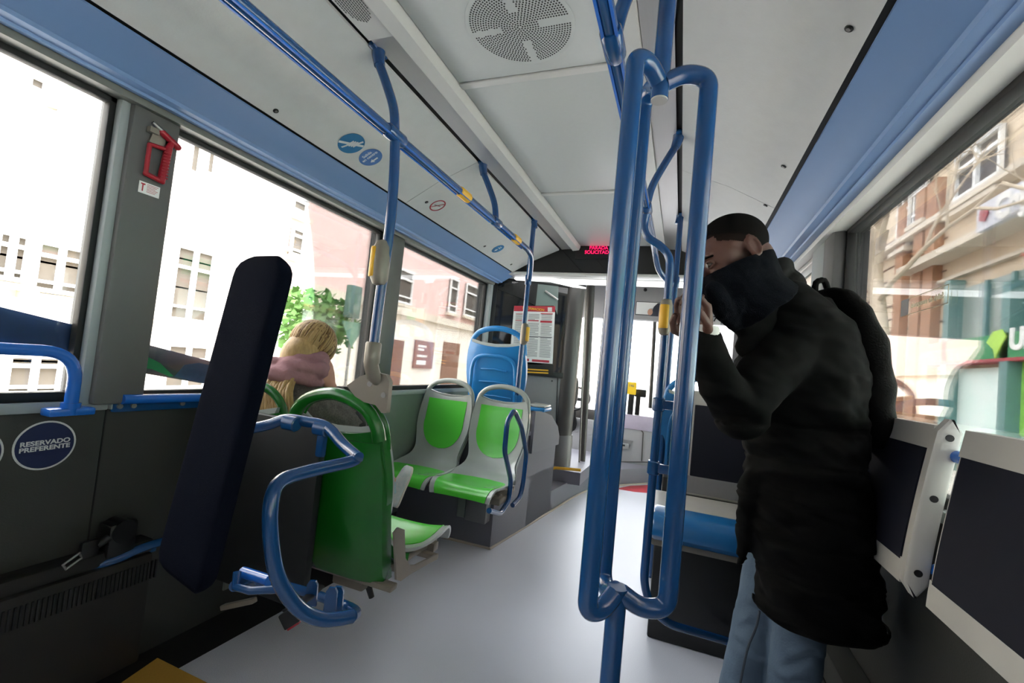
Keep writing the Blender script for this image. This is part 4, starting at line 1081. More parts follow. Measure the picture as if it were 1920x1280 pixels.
def fwindow(par, xp, r, panes=2, trans=True, shut=None):
    sg = -1 if xp < 0 else 1
    y0, y1, z0, z1 = rect(xp, r); d = -sg
    mb = MB(); w = .075; x0, x1 = sorted((xp+d*.02, xp+d*.10))
    mb.box((x0, y0, z0), (x1, y0+w, z1)); mb.box((x0, y1-w, z0), (x1, y1, z1)); mb.box((x0-.02, y0+.01, z1-w), (x1+.02, y1-.01, z1+.01)); mb.box((x0-.02, y0+.01, z0-.01), (x1+.02, y1-.01, z0+w))
    for i in range(1, panes): yy = y0+(y1-y0)*i/panes; mb.box((x0-.01, yy-w*.7, z0+.02), (x1+.01, yy+w*.7, z1-.02))
    if trans: zz = z0+(z1-z0)*.72; mb.box((x0-.03, y0+.02, zz-w*.5), (x1+.03, y1-.02, zz+w*.5)); zz = z0+(z1-z0)*.2; mb.box((x0-.03, y0+.02, zz-w*.4), (x1+.03, y1-.02, zz+w*.4))
    f = obj('window', mb, M_wfr, par)
    x0, x1 = sorted((xp+d*.0, xp+d*.03)); obj('pane', MB().box((x0, y0+.01, z0+.01), (x1, y1-.01, z1-.01)), shut or M_wgl, f)
    x0, x1 = sorted((xp, xp+d*.22)); obj('sill', MB().box((x0, y0-.15, z0-.16), (x1, y1+.15, z0-.04)), M_ledge, f)
XL = -11.0
b1 = thing('cream_building', 'cream rendered building with white casement windows outside the two nearest left windows', 'building', (-14, 9, -.36))
yb = PX(XL, 548, 400).y
obj('wall', MB().box((XL-7, -8, -.36), (XL, yb, 7.6)), M_stone, b1)
for r, n, s in (((-10, 428, 60, 522), 2, None), ((66, 448, 165, 545), 2, None), ((328, 456, 405, 602), 2, None), ((10, 662, 118, 740), 2, None), ((310, 642, 392, 745), 2, None), ((114, 142, 152, 216), 1, mat('green_shutter', (150, 186, 160), .7)), ((48, 134, 92, 166), 1, None), ((355, 262, 380, 325), 1, None), ((386, 270, 408, 328), 1, None)):
    fwindow(b1, XL, r, n, n > 1, s)
mb = MB()
for z in (1.35, 3.9, 5.9, 8.6): mb.box((XL, -8, z), (XL+.16, yb, z+.14))
for z in (.3, .8, 2.2, 2.9, 3.4): mb.box((XL, -8, z), (XL+.03, yb, z+.04))
obj('ledges', mb, M_ledge, b1)
b2 = thing('pink_building', 'pink brick building over a cream ground floor seen past the second left window post', 'building', (-14, 25, -.36))
XP = XL-.02; zc = PX(XP, 760, 588).z
obj('upper_wall', MB().box((XP-7, yb+.02, zc), (XP, 48, 9.5)), M_pink, b2)
obj('ground_floor', MB().box((XP-7, yb+.02, -.36), (XP+.1, 48, zc-.01)), M_stone, b2)
obj('cornice', MB().box((XP, yb, zc-.12), (XP+.35, 48, zc+.2)), M_ledge, b2)
for r in ((548, 362, 577, 398), (546, 424, 572, 478), (744, 500, 776, 566), (845, 520, 860, 586), (874, 530, 906, 592)): fwindow(b2, XP+.05, r, 1, True)
for i, r in enumerate(((722, 634, 757, 722), (832, 640, 862, 724))):
    y0, y1, z0, z1 = rect(XP+.1, r); obj('door', MB().box((XP+.1, y0, -.24), (XP+.16, y1, z1)), M_bdoor, b2)
pl = thing('wall_plaque', 'brown wall plaque with white lines between two brown doors outside', 'plaque', PX(XP+.2, 800, 665))
y0, y1, z0, z1 = rect(XP+.2, (781, 637, 816, 690))
obj('plaque_board', MB().box((XP+.12, y0, z0), (XP+.2, y1, z1)), mat('plaque_brown', (150, 104, 84), .6), pl)
mb = MB()
for i, (u, v) in enumerate(((.55, .2), (.4, .32), (.65, .55), (.6, .75), (.6, .83))):
    zz = z1-(z1-z0)*v; mb.box((XP+.2, y0+(y1-y0)*.12, zz-.05), (XP+.21, y0+(y1-y0)*(.12+u*.8), zz+.05))
obj('plaque_lines', mb, M_wfr, pl)
# green street tree left
def leafy(name, label, c, r, trunk, m, n=900):
    t = thing(name, label, 'tree', (c.x, c.y, -.24)); rnd = random.Random(5)
    obj('trunk', MB().tube([(c.x, c.y, -.24), (c.x+.1, c.y, c.z*.5), (c.x, c.y, c.z)], [.14, .1, .06], 10), trunk, t)
    mb = MB()
    for i in range(n):
        d = V((rnd.gauss(0, 1), rnd.gauss(0, 1), rnd.gauss(0, 1))).normalized()*(rnd.random()**.45)
        p = c+V((d.x*r[0], d.y*r[1], d.z*r[2])); a = V((rnd.gauss(0, 1), rnd.gauss(0, 1), rnd.gauss(0, 1))).normalized(); b = a.orthogonal().normalized()
        s = .13; mb.quad(p-a*s, p+b*s*.5, p+a*s, p-b*s*.5)
    o = obj('foliage', mb, m, t, flat=True)
leafy('street_tree', 'green leafy tree outside behind the blonde passenger', PX(-8.0, 590, 605), (.9, 1.3, .85), M_brown, mat('leaf_green', (88, 132, 52), .7, var=.3, scale=2))
rs = thing('road_sign', 'back of a triangular road sign on a thin pole outside by the tree', 'sign', PX(-7, 662, 725))
c = PX(-7.0, 661, 627); F = frame(c, (.3, 1, 0), (0, 0, 1))
obj('sign_plate', MB().prism([(-.33, .30), (.33, .30), (0, -.32)], F, .02), mat('sign_green_grey', (104, 140, 118), .5), rs)
obj('sign_pole', MB().tube([(c.x-.04, c.y, -.24), (c.x-.04, c.y, c.z+.9)], .035, 10), M_steel, rs)
obj('signal_box', MB().box((c.x-.2, c.y-.18, c.z+.4), (c.x, c.y+.2, c.z+1.2), .03), mat('signal_green', (86, 112, 100), .6), rs)
# right side building
XR = 6.5
b3 = thing('stone_building', 'tan stone building with a brown upper band outside the big right window', 'building', (9, 15, -.36))
y_a, y_b = PX(XR, 1770, 600).y, PX(XR, 1560, 600).y
obj('wall', MB().box((XR, -6, -.36), (XR+6, 60, 8.5)), M_tan, b3)
zb1 = PX(XR, 1920, 345).z
mb = MB().box((XR-.25, -6, PX(XR, 1800, 240).z+.6), (XR, 60, 8.5)); obj('brown_band', mb, M_brown, b3)
mb = MB()
for px in (1700, 1735, 1758): y = PX(XR, px, 500).y; mb.box((XR-.2, y-.25, -.36), (XR, y+.25, 7))
obj('pilasters', mb, mat('brick_pilaster', (176, 132, 100), .8, var=.15, scale=4), b3)
mb = MB()
for i in range(16): z = -.1+i*.42; mb.box((XR-.03, y_a, z), (XR, 60, z+.03))
obj('stone_joints', mb, M_brown, b3)
mb = MB()
z = PX(XR, 1920, 430).z
mb.box((XR-.5, -6, z), (XR, y_a+1.5, z+.18)); mb.box((XR-.3, -6, z+1.1), (XR, 60, z+1.25)); mb.box((XR-.12, -6, z-.5), (XR, y_a+1, z-.42))
obj('cornices', mb, M_ledge, b3)
for r in ((1800, 300, 1885, 395), (1722, 345, 1745, 420), (1690, 380, 1712, 470)): fwindow(b3, XR-.05, r, 2, True)
sh = thing('green_shop', 'street level shop with a green fascia, lime leaf and teal frame outside on the right', 'shop', (6.3, 13, -.24))
z1, z0 = PX(XR-.3, 1850, 629).z, PX(XR-.3, 1850, 673).z
obj('fascia', MB().box((XR-.3, -4, z0), (XR, y_a, z1)), M_sgreen, sh)
obj('red_line', MB().box((XR-.31, -4, z0-.06), (XR, y_a, z0)), M_red, sh)
F = frame(PX(XR-.31, 1868, 645), (0, -1, 0), (0, 0, 1))
obj('lime_leaf', MB().prism([(-.28, .05), (-.1, .25), (.16, .27), (.3, .12), (.15, -.05), (.0, -.28), (-.06, -.1)], F, .02), mat('lime', (170, 214, 80), .5), sh)
F = frame(PX(XR-.31, 1893, 638), (0, -1, 0), (0, 0, 1))
obj('lettering', MB().text('Uni', F, .55, .03, 'LEFT', bold=.02), M_wfr, sh)
zt2 = PX(XR, 1850, 690).z
obj('display_window', MB().box((XR-.06, -4, .2), (XR-.02, y_a-.4, zt2)), mat('bright_display', (240, 246, 244), .4, var=.1, scale=1.5, rgb2=(190, 226, 214)), sh)
obj('lime_poster', MB().disc(frame(PX(XR-.08, 1925, 745), (0, -1, 0), (0, 0, 1)), .55, .01, 32, sy=1.3), mat('lime_poster_print', (150, 214, 90), .5), sh)
mb = MB()
for px in (1788, 1906): y = PX(XR-.1, px, 700).y; mb.box((XR-.3, y-.12, -.24), (XR-.02, y+.12, PX(XR-.1, px, 530).z))
obj('teal_posts', mb, M_teal, sh)
zz = PX(XR, 1850, 530).z
obj('upper_glazing', MB().box((XR-.08, -4, z1), (XR-.03, y_a-.3, zz)), mat('upper_glazing_tint', (150, 168, 160), .25, var=.25, scale=1.3), sh)
mb = MB()
for px in (1800, 1850, 1900): y = PX(XR-.1, px, 600).y; mb.box((XR-.14, y-.05, z1), (XR-.02, y+.05, zz))
obj('mullions', mb, M_teal, sh)
bs = thing('bank_sign', 'white and grey shop sign beginning with Ca high on the right side building', 'sign', PX(XR-.6, 1880, 390))
z1, z0 = PX(XR-.6, 1880, 360).z, PX(XR-.6, 1880, 412).z
obj('sign_board', MB().box((XR-.6, -4, z0), (XR-.35, PX(XR-.6, 1832, 390).y, z1)), mat('sign_board_grey', (206, 208, 216), .5), bs)
F = frame(PX(XR-.61, 1866, 396), (0, -1, 0), (0, 0, 1))
obj('lettering', MB().text('Caja', F, .62, .04, 'LEFT', bold=.03), M_wfr, bs)
obj('red_mark', MB().disc(frame(PX(XR-.61, 1845, 402), (0, -1, 0), (0, 0, 1)), .16, .02, 5), M_red, bs)
# bare tree on the right pavement
M_bark = mat('pale_bark', (206, 190, 166), .8, var=.1, scale=8)
bt = thing('bare_tree', 'pale bare branched tree on the right pavement', 'tree', (4.9, 15.3, -.24))
def DT(px, py, x=4.9): return PX(x, px, py)
base_ = DT(1652, 770); rnd = random.Random(11)
mb = MB().tube(smooth([V((base_.x, base_.y, -.24)), DT(1655, 690), DT(1648, 590), DT(1640, 500), DT(1652, 430)], 5), [.16+.0*i for i in range(21)], 10)
obj('trunk', mb, M_bark, bt)
mb = MB()
def branch(p, d, L, r, lv):
    pts = [p]; q = V(p); dd_ = V(d)
    for i in range(6):
        dd_ = (dd_+V((rnd.gauss(0, .16), rnd.gauss(0, .16), rnd.gauss(.03, .12)))).normalized(); q = q+dd_*L/6; pts.append(V(q))
    mb.tube(pts, [r*(1-.13*i) for i in range(7)], 6)
    if lv > 0:
        for i in (2, 3, 4, 5, 6):
            if rnd.random() < .85:
                nd = (dd_+V((rnd.gauss(0, .6), rnd.gauss(0, .6), rnd.gauss(.1, .5)))).normalized(); branch(pts[i], nd, L*.62, r*.5, lv-1)
branch(DT(1652, 430), (-.35, -.75, .75), 4.2, .10, 3)
branch(DT(1640, 500), (-.1, .5, .8), 3.0, .08, 3)
branch(DT(1650, 560), (-.1, -.8, .5), 3.4, .07, 3)
branch(DT(1645, 470), (-.2, -.9, .35), 3.6, .07, 2)
obj('branches', mb, M_bark, bt)
# ================================================================ PEOPLE
M_skin = mat('brown_skin', (84, 52, 41), .55, var=.1, scale=30, bump=.05)
M_skinl = mat('light_skin', (206, 152, 130), .5, var=.06)
M_hair = mat('black_hair', (16, 12, 11), .95, spec=.08, var=.3, scale=300, bump=.5, bscale=900)
M_blond = mat('blonde_hair', (204, 170, 112), .5, var=.25, scale=90, bump=.5, bscale=250, stretch=(1, 1, .25), rgb2=(132, 98, 58))
M_parka = mat('black_parka_cloth', (9, 9, 8), .88, spec=.10, var=.2, scale=20, bump=.7, wave=('Z', 3.2, 7.0, .02))
M_gaiter = mat('navy_black_knit', (11, 13, 19), .95, spec=.08, var=.2, scale=200, bump=.5, bscale=500)
M_pack = mat('black_backpack_cloth', (10, 9, 8), .8, spec=.12, var=.25, scale=60, bump=.4, bscale=200)
M_jeans = mat('washed_denim', (88, 106, 124), .85, var=.3, scale=7, bump=.3, bscale=150, rgb2=(46, 64, 82))
M_shirt = mat('pale_shirt_cloth', (206, 206, 200), .8, bump=.2)
M_fur = mat('grey_fur', (128, 120, 116), .95, var=.4, scale=120, bump=1.0, bscale=260, rgb2=(66, 62, 62))
M_pinks = mat('dusty_pink_scarf', (176, 130, 134), .9, var=.25, scale=18, bump=.8, bscale=60, rgb2=(128, 90, 96))
M_jack = mat('glossy_dark_jacket', (24, 24, 28), .4, var=.2, bump=.5, scale=30)
M_shoe = mat('pale_sneaker', (214, 206, 200), .7, var=.1, scale=60, rgb2=(160, 182, 186))
M_sole = mat('cream_sole', (226, 218, 204), .6)
M_eyew = mat('eye_white', (88, 78, 72), .7, spec=.1); M_iris = mat('dark_iris', (20, 12, 9), .3)

def hand(mb, wrist, direc, palmn, curl, side, s=1.0, spread=.05):
    """wrist point, direction to knuckles, palm normal, curl in radians per joint, side +1 thumb on +cross side"""
    d = V(direc).normalized(); n = V(palmn); n = (n-d*n.dot(d)).normalized(); c = d.cross(n)*side
    w = V(wrist)
    pts = [w, w+d*.045*s, w+d*.088*s]
    for q, r_ in ((-.028, .013), (-.010, .0145), (.010, .0145), (.028, .0125)):
        mb.caps([w+c*q*.45*s+d*.005, w+c*q*.9*s+d*.05*s, w+c*q*s*1.05+d*.088*s], [.0165*s, r_*s*1.05, r_*s*.95], 12)
    lens = (.068, .080, .074, .058)
    for i, q in enumerate((.030, .010, -.010, -.029)):
        p = w+c*q*s*1.05+d*(.090-.004*abs(i-1))*s; a = curl*.5; L = lens[i]*s; P = [p]
        dd = d+c*(q*spread*8)
        for k_, fr in enumerate((.45, .31, .24)):
            v = dd*math.cos(a)+n*math.sin(a); P.append(P[-1]+v.normalized()*L*fr); a += curl
        mb.caps(P, [.0095*s, .0088*s, .0080*s, .0068*s], 10)
    t0 = w+c*.022*s+d*.025*s; t1 = t0+(c*.75+d*.6+n*.3).normalized()*.042*s; t2 = t1+(c*.15+d*.9+n*.5).normalized()*.034*s; t3 = t2+(d*.75-c*.2+n*.6).normalized()*.024*s
    mb.caps([t0, t1, t2, t3], [.014*s, .0115*s, .0100*s, .0080*s], 10)

def head_volume(mb, M, s=1.0, nose=1.0):
    E = lambda c, r: mb.ell(M @ V(c), tuple(x*s for x in r), M.to_3x3(), 24, 16)
    E((0, -.018, .040), (.076, .098, .082)); E((0, .030, .012), (.068, .068, .070)); E((0, .034, -.045), (.056, .058, .062))
    E((0, .045, -.085), (.036, .042, .032)); E((0, -.05, -.02), (.062, .062, .07))
    E((-.032, .075, -.03), (.024, .022, .024)); E((.032, .075, -.03), (.024, .022, .024))
    E((0, .088, .025), (.050, .014, .011))                                        # brow ridge
    mb.caps([M @ V((0, .093, .012)), M @ V((0, .104, -.012)), M @ V((0, .112, -.032))], [.008*s, .010*s, .013*s], 10)
    for x in (-1, 1):
        E((x*.013, .100, -.036), (.009, .010, .008))
        # ear: rim, lobe, inner
        pts = [M @ V((x*(.072+.012*math.sin(a)), -.012-.016*math.cos(a*1.0), -.010+.030*math.cos(a)*-1)) for a in [PI*i/8 for i in range(9)]]
        ring = []
        for i in range(11):
            a = -.4+2*PI*.8*i/10; ring.append(M @ V((x*(.080+.006*math.sin(i*.3)), -.014-.017*math.sin(a+PI*.5)*-1*.9, .002+.029*math.cos(a+PI*.5))))
        mb.caps(ring, [.0048*s]*11, 8)
        E((x*.077, -.010, .002), (.006, .015, .024)); E((x*.079, -.006, -.026), (.006, .008, .009))
    mb.caps([M @ V((-.020, .093, -.062)), M @ V((0, .099, -.060)), M @ V((.020, .093, -.062))], [.005*s, .007*s, .005*s], 8)
    mb.caps([M @ V((-.017, .091, -.071)), M @ V((0, .097, -.073)), M @ V((.017, .091, -.071))], [.005*s, .008*s, .005*s], 8)

def hrot(yaw, pitch, roll):
    yaw, pitch, roll = (math.radians(a) for a in (yaw, pitch, roll))
    fw = V((-math.sin(yaw), -math.cos(yaw), 0)); up = V((0, 0, 1)); r = fw.cross(up)
    f2 = fw*math.cos(pitch)-up*math.sin(pitch); u2 = r.cross(f2)
    r3 = r*math.cos(roll)+u2*math.sin(roll); u3 = r3.cross(f2)
    return Matrix((r3, f2, u3)).transposed()

# ---------------------------------------------------------------- the man
Rm = hrot(62, 25, -10); eye = D(1.25, 1335, 495)
hc = eye-Rm @ V((-.031, .085, 0)); Mh = Matrix.Translation(hc) @ Rm.to_4x4()
man = thing('person', 'standing person in black parka and jeans, dark neck warmer over the nose, hand raised', 'person', (.95, 1.62, 0))
B = MB(); head_volume(B, Mh)
neck = D(1.37, 1440, 545); chest = D(1.38, 1490, 700); hips = D(1.40, 1520, 930)
B.caps([hc+Rm @ V((0, -.035, -.05)), neck, chest], [.058, .062, .12])
B.caps([chest, D(1.39, 1510, 820), hips], [.12, .12, .13])
shl = D(1.28, 1480, 640); ell_ = D(1.18, 1382, 762); wrl = D(1.16, 1322, 638)
shr = D(1.46, 1450, 650); elr = D(1.38, 1365, 750); wrr = D(1.26, 1303, 640)
B.caps([shl, ell_], [.045, .033]); B.caps([ell_, wrl], [.033, .026]); B.caps([shr, elr], [.045, .033]); B.caps([elr, wrr], [.033, .026])
kl = D(1.33, 1490, 1240); fl_ = V((.90, 1.46, .05)); kr = D(1.48, 1410, 1180); fr_ = V((.78, 1.62, .05))
kl = D(1.35, 1498, 1180); kr = D(1.47, 1424, 1150); hl = D(1.38, 1520, 960); hr_ = D(1.45, 1470, 940)
fl_ = V((kl.x-.01, kl.y+.02, .06)); fr_ = V((kr.x-.06, kr.y-.02, .06))
B.caps([hips, hl, kl, fl_], [.11, .085, .058, .04]); B.caps([hips, hr_, kr, fr_], [.11, .085, .058, .04])
B.caps([fl_, fl_+V((-.16, -.02, -.01))], [.04, .035]); B.caps([fr_, fr_+V((-.16, -.02, -.01))], [.04, .035])
# left hand by the face, right hand behind the loop
hand(B, wrl, (D(1.15, 1322, 585)-D(1.16, 1326, 638)), (-.93, -.35, 0), 1.05, 1)
hand(B, wrr, (D(1.24, 1290, 575)-D(1.26, 1303, 640)), (.3, -.95, 0), .5, -1)
body = obj('body', fuse(B, .0048, 2, .4), M_skin, man, False, 80)
for x in (-1, 1):
    e_ = obj('eye', MB().ell(Mh @ V((x*.031, .0895, .0)), (.0130, .0100, .0058), Rm), M_eyew, body)
    obj('iris', MB().disc(Mh @ Matrix.Translation((x*.031+.002, .0990, .0005)) @ Matrix.Rotation(-PI/2, 4, 'X'), .0055, .001, 16), M_iris, body)
    lid = MB().caps([Mh @ V((x*.031+.016*math.cos(a), .0955-.006*abs(math.cos(a))**2, .0085*math.sin(a))) for a in [PI*i/8 for i in range(9)]], [.0034]*9, 8)
    lid.caps([Mh @ V((x*.031+.016*math.cos(a), .0945-.006*abs(math.cos(a))**2, -.0085*math.sin(a))) for a in [PI*i/8 for i in range(9)]], [.0028]*9, 8)
    obj('eyelids', lid, M_skin, body)
    obj('eyebrow', MB().caps([Mh @ V((x*(.014+.008*i), .101-.0032*i*i*.35, .019+.004*math.sin(i*.8))) for i in range(5)], [.0035, .0048, .005, .0045, .003], 8), M_hair, body)
# close cropped hair with a faded side
mb = MB(); hv = MB().ell((0, -.020, .043), (.0782, .1000, .0838), None, 140, 100)
keep = []
for f in hv.f:
    c_ = sum((hv.v[i] for i in f), V((0, 0, 0)))/len(f)
    line = .078 if c_.y > .055 else (.045+(c_.y-.0)*.55 if c_.y > 0 else .045+c_.y*.9)
    if c_.z > max(line, -.02): keep.append(f)
ht_ = MB(); ht_.v = [Mh @ v for v in hv.v]; ht_.f = keep
obj('hair', ht_, M_hair, man, False, 80)
M_fade = mat('hair_fade', (30, 20, 17), .9, spec=.1, var=.3, scale=300)
hv = MB().ell((0, -.018, .040), (.0768, .0988, .0825), None, 140, 100); keep = []
for f in hv.f:
    c_ = sum((hv.v[i] for i in f), V((0, 0, 0)))/len(f)
    if c_.z > (.070 if c_.y > .055 else (.022+(max(c_.y, 0))*.55 if c_.y > 0 else .022+c_.y*.9)): keep.append(f)
ht_ = MB(); ht_.v = [Mh @ v for v in hv.v]; ht_.f = keep
obj('faded_hair', ht_, M_fade, man, False, 80)
# neck warmer
G = MB()
def hp_(x, y, z): return Mh @ V((x, y, z))
rings = []
def gring(cy, cz, rx, ry, tilt, off=(0, 0, 0)):
    return [hp_(rx*math.cos(2*PI*q/40), cy+ry*math.sin(2*PI*q/40), cz+tilt*math.sin(2*PI*q/40))+V(off) for q in range(40)]
rings = [gring(.012, -.022, .080, .104, -.004), gring(.010, -.020, .088, .114, -.002), gring(.010, -.045, .090, .116, -.004), gring(.008, -.075, .086, .108, -.008), gring(.0, -.105, .084, .100, -.014),
         gring(-.015, -.135, .088, .096, -.022), gring(-.03, -.165, .095, .095, -.03)]
for r_i, rg in enumerate(rings):
    for q, v in enumerate(rg): v += (v-hc).normalized()*(.0035*math.sin(q*1.3+r_i*1.1)+.003*noise.noise(v*30))
G.rings(rings, True)
G.caps([D(1.215, 1338, 545), D(1.23, 1358, 580), D(1.26, 1380, 604), D(1.30, 1392, 618)], [.026, .030, .026, .02]); G.ell(D(1.26, 1378, 565), (.052, .06, .055)); G.ell(D(1.30, 1408, 545), (.062, .07, .075))
gm = fuse(G, .0045, 5)
for v in gm.v: v += (v-hc).normalized()*(noise.noise(V((v.x*9, v.y*9, v.z*34+v.x*20)))*.006+noise.noise(v*60)*.0018)
obj('neck_warmer', gm, M_gaiter, man, False, 80)
# parka
K = MB()
def oval(c, a, b, ang=.35):
    ca, sa = math.cos(ang), math.sin(ang)
    return [V(c)+V((a*math.cos(t)*ca-b*math.sin(t)*sa, a*math.cos(t)*sa+b*math.sin(t)*ca, 0)) for t in [2*PI*q/36 for q in range(36)]]
secs = [((1532, 1160), .168, .145, 1.345), ((1528, 1080), .172, .15, 1.345), ((1520, 980), .172, .15, 1.35), ((1508, 880), .168, .15, 1.36), ((1502, 800), .168, .152, 1.38), ((1505, 720), .176, .155, 1.38), ((1500, 650), .172, .155, 1.38), ((1485, 600), .150, .145, 1.38), ((1462, 560), .115, .12, 1.38), ((1445, 535), .090, .10, 1.38)]
K.rings([oval(D(d-.025, *p), a*.95, b, .35) for p, a, b, d in secs])
K.ell(D(1.36, 1478, 590), (.12, .13, .075)); K.ell(D(1.38, 1435, 545), (.085, .095, .06))
K.ell(D(1.39, 1545, 640), (.10, .12, .13))
K.caps([D(1.29, 1490, 640), D(1.25, 1445, 690), D(1.19, 1388, 762)], [.088, .078, .066], 18)
K.ell(D(1.19, 1390, 775), (.07, .07, .07))
K.caps([D(1.19, 1385, 765), D(1.17, 1352, 725), D(1.16, 1330, 668), D(1.155, 1323, 640)], [.064, .056, .046, .041], 18)
K.caps([D(1.48, 1450, 660), D(1.38, 1365, 755)], [.08, .06], 18); K.caps([D(1.38, 1365, 755), D(1.30, 1312, 665)], [.06, .042], 18)
K.caps([D(1.33, 1412, 900), D(1.36, 1398, 1000), D(1.38, 1382, 1055)], [.034, .03, .008], 12)
K.ell(D(1.30, 1440, 560), (.05, .05, .06)); 
pk = fuse(K, .0075, 4, .5)
for v in pk.v:                                        # soft folds
    n_ = noise.noise(V((v.x*7, v.y*7, v.z*18+v.x*8)))*.015+noise.noise(V((v.x*20, v.y*20, v.z*44+v.x*14)))*.0065
    d_ = (v-V((.93, 1.6, v.z))); d_.z = 0
    if d_.length > .02: v += d_.normalized()*n_
    q_z = abs(((v.z-.5) % .105)-.0525)                 # quilting lines
    if v.z < 1.15 and q_z < .006 and d_.length > .02: v -= d_.normalized()*.006*(1-q_z/.006)
par_ = obj('parka', pk, M_parka, man, False, 80)
# raised collar / hood roll
C_ = MB().caps(smooth([D(1.27, 1392, 610), D(1.27, 1420, 560), D(1.29, 1452, 512), D(1.36, 1468, 500), D(1.46, 1462, 508), D(1.5, 1430, 540)], 4), .030, 12)
C_.caps(smooth([D(1.27, 1402, 650), D(1.28, 1440, 585), D(1.32, 1478, 530), D(1.42, 1490, 535)], 4), .034, 12)
cf = fuse(C_, .007, 3)
obj('parka_collar', cf, M_parka, par_, False, 80)
obj('hem_seam', MB().tube([v+V((0, 0, .02)) for v in oval(D(1.345, 1532, 1160), .174, .151)]+[oval(D(1.345, 1532, 1160), .174, .151)[0]+V((0, 0, .02))], .004, 6), M_parka, par_)
a_ = D(1.155, 1323, 640); b_ = D(1.15, 1322, 606)
obj('shirt_cuff', MB().rings([[c+V((r*math.cos(t), r*math.sin(t), 0)) for t in [2*PI*q/20 for q in range(20)]] for c, r in ((a_+(b_-a_)*.1, .034), (a_+(b_-a_)*.7, .034), (a_+(b_-a_)*.85, .032), (a_+(b_-a_)*.6, .029))], False), M_shirt, man)
# jeans
J = MB()
J.ell((hl+hr_)/2+V((0, 0, .03)), (.14, .13, .13))
def leg(a, b, c, m):
    m.caps(smooth([a, (a+b)/2+V((0, -.005, 0)), b, (b+c)/2, c], 3), [.092, .089, .086, .083, .080, .076, .073, .070, .068, .066, .065, .064, .062][:13], 20)
leg(hl, kl, V((fl_.x, fl_.y, .09)), J); leg(hr_, kr, V((fr_.x, fr_.y, .09)), J)
jn = fuse(J, .0065, 3)
for v in jn.v:
    w = math.sin(v.z*95+noise.noise(v*14)*5)*.0035*(1 if v.z < .52 else .5); v += V((noise.noise(v*9)*.006, w-.001, 0))
obj('jeans', jn, M_jeans, man, False, 80)
obj('jeans_side_seam', MB().tube(smooth([D(1.345, 1424, 1145), D(1.35, 1418, 1175), D(1.37, 1402, 1215), D(1.385, 1388, 1280)], 5), .0035, 6), mat('dark_seam', (44, 54, 66), .8), man)
for c in (V((fl_.x, fl_.y, 0)), V((fr_.x, fr_.y, 0))):
    mb = MB().caps([c+V((.03, 0, .05)), c+V((-.08, 0, .045)), c+V((-.17, 0, .035))], [.045, .042, .034], 14)
    f_ = fuse(mb, .008, 2); 
    for v in f_.v: v.z = max(v.z, .002)
    obj('shoe', f_, M_dark, man, False, 80)
# backpack
bp_ = thing('backpack', 'black backpack worn on the back of the person in the parka', 'backpack', D(1.42, 1610, 700))
K = MB()
rg = []
for (px, py), a, b in (((1612, 832), .070, .11), ((1612, 800), .084, .125), ((1606, 720), .090, .135), ((1592, 640), .088, .135), ((1574, 585), .076, .12), ((1556, 552), .05, .09), ((1548, 543), .02, .05)):
    rg.append(oval(D(1.375, px, py), a*.72, b, .25))
K.rings(rg); K.ell(D(1.36, 1640, 790), (.035, .075, .085)); K.ell(D(1.38, 1628, 720), (.045, .08, .09))
f_ = fuse(K, .007, 4)
for v in f_.v: v += V((1, 0, 0))*noise.noise(v*16)*.008
obj('pack_body', f_, M_pack, bp_, False, 80)
obj('carry_loop', MB().caps(smooth([D(1.38, 1528, 552), D(1.38, 1530, 530), D(1.38, 1545, 526), D(1.38, 1552, 545)], 3), .009, 8), M_pack, bp_)
obj('shoulder_strap', MB().tube(smooth([D(1.30, 1545, 560), D(1.24, 1568, 600), D(1.235, 1590, 660), D(1.25, 1608, 720), D(1.29, 1618, 780)], 5), .022, 10, sx=.35), M_pack, bp_)
obj('strap_buckle', MB().box((-.010, -.02, -.006), (.014, .02, .006), .003, frame(D(1.228, 1603, 690), (1, .3, 0), (-.3, 0, 1))), M_pack, bp_)

# ---------------------------------------------------------------- the woman
wc = V((-.925, 1.51, 1.135))
wo = thing('person', 'seated blonde person seen from behind in pink scarf and grey fur coat', 'person', (-.95, 1.55, .44))
Rw = hrot(180+38, 32, 14)                            # looking forward, to the window side, head bowed
Rw = hrot(180-25, 28, -16)
Mw = Matrix.Translation(wc) @ Rw.to_4x4()
B = MB(); head_volume(B, Mw, .94)
B.caps([wc+Rw @ V((0, -.03, -.06)), V((-.95, 1.43, .99)), V((-.95, 1.42, .8)), V((-.95, 1.50, .56))], [.05, .055, .12, .13])
hp1 = V((-.86, 1.55, .55)); hp2 = V((-1.03, 1.55, .55)); k1 = V((-.90, 2.0, .58)); k2 = V((-1.02, 1.98, .57))
ft1 = PX(-.86, 742, 928); 
B.caps([hp1, k1, V((-.87, 2.13, .47))], [.08, .055, .036]); B.caps([hp2, k2, V((-1.0, 2.02, .14))], [.08, .055, .036])
B.caps([V((-1.0, 2.02, .12)), V((-.99, 2.15, .06))], [.035, .03])
wsr = V((-.80, 1.45, .93)); wer = V((-.74, 1.66, .80)); whr = PX(-.83, 618, 722)
B.caps([wsr, wer, whr], [.045, .036, .024])
wsl = V((-1.06, 1.45, .93)); B.caps([wsl, V((-1.07, 1.62, .75)), V((-1.0, 1.75, .65))], [.045, .036, .025])
hand(B, whr, PX(-.85, 606, 682)-whr, (-.9, .3, .1), .35, 1, .92)
hand(B, V((-1.0, 1.75, .65)), (.2, .9, -.1), (0, 0, -1), .4, 1, .92)
wb = obj('body', fuse(B, .0058, 2, .4), M_skinl, wo, False, 80)
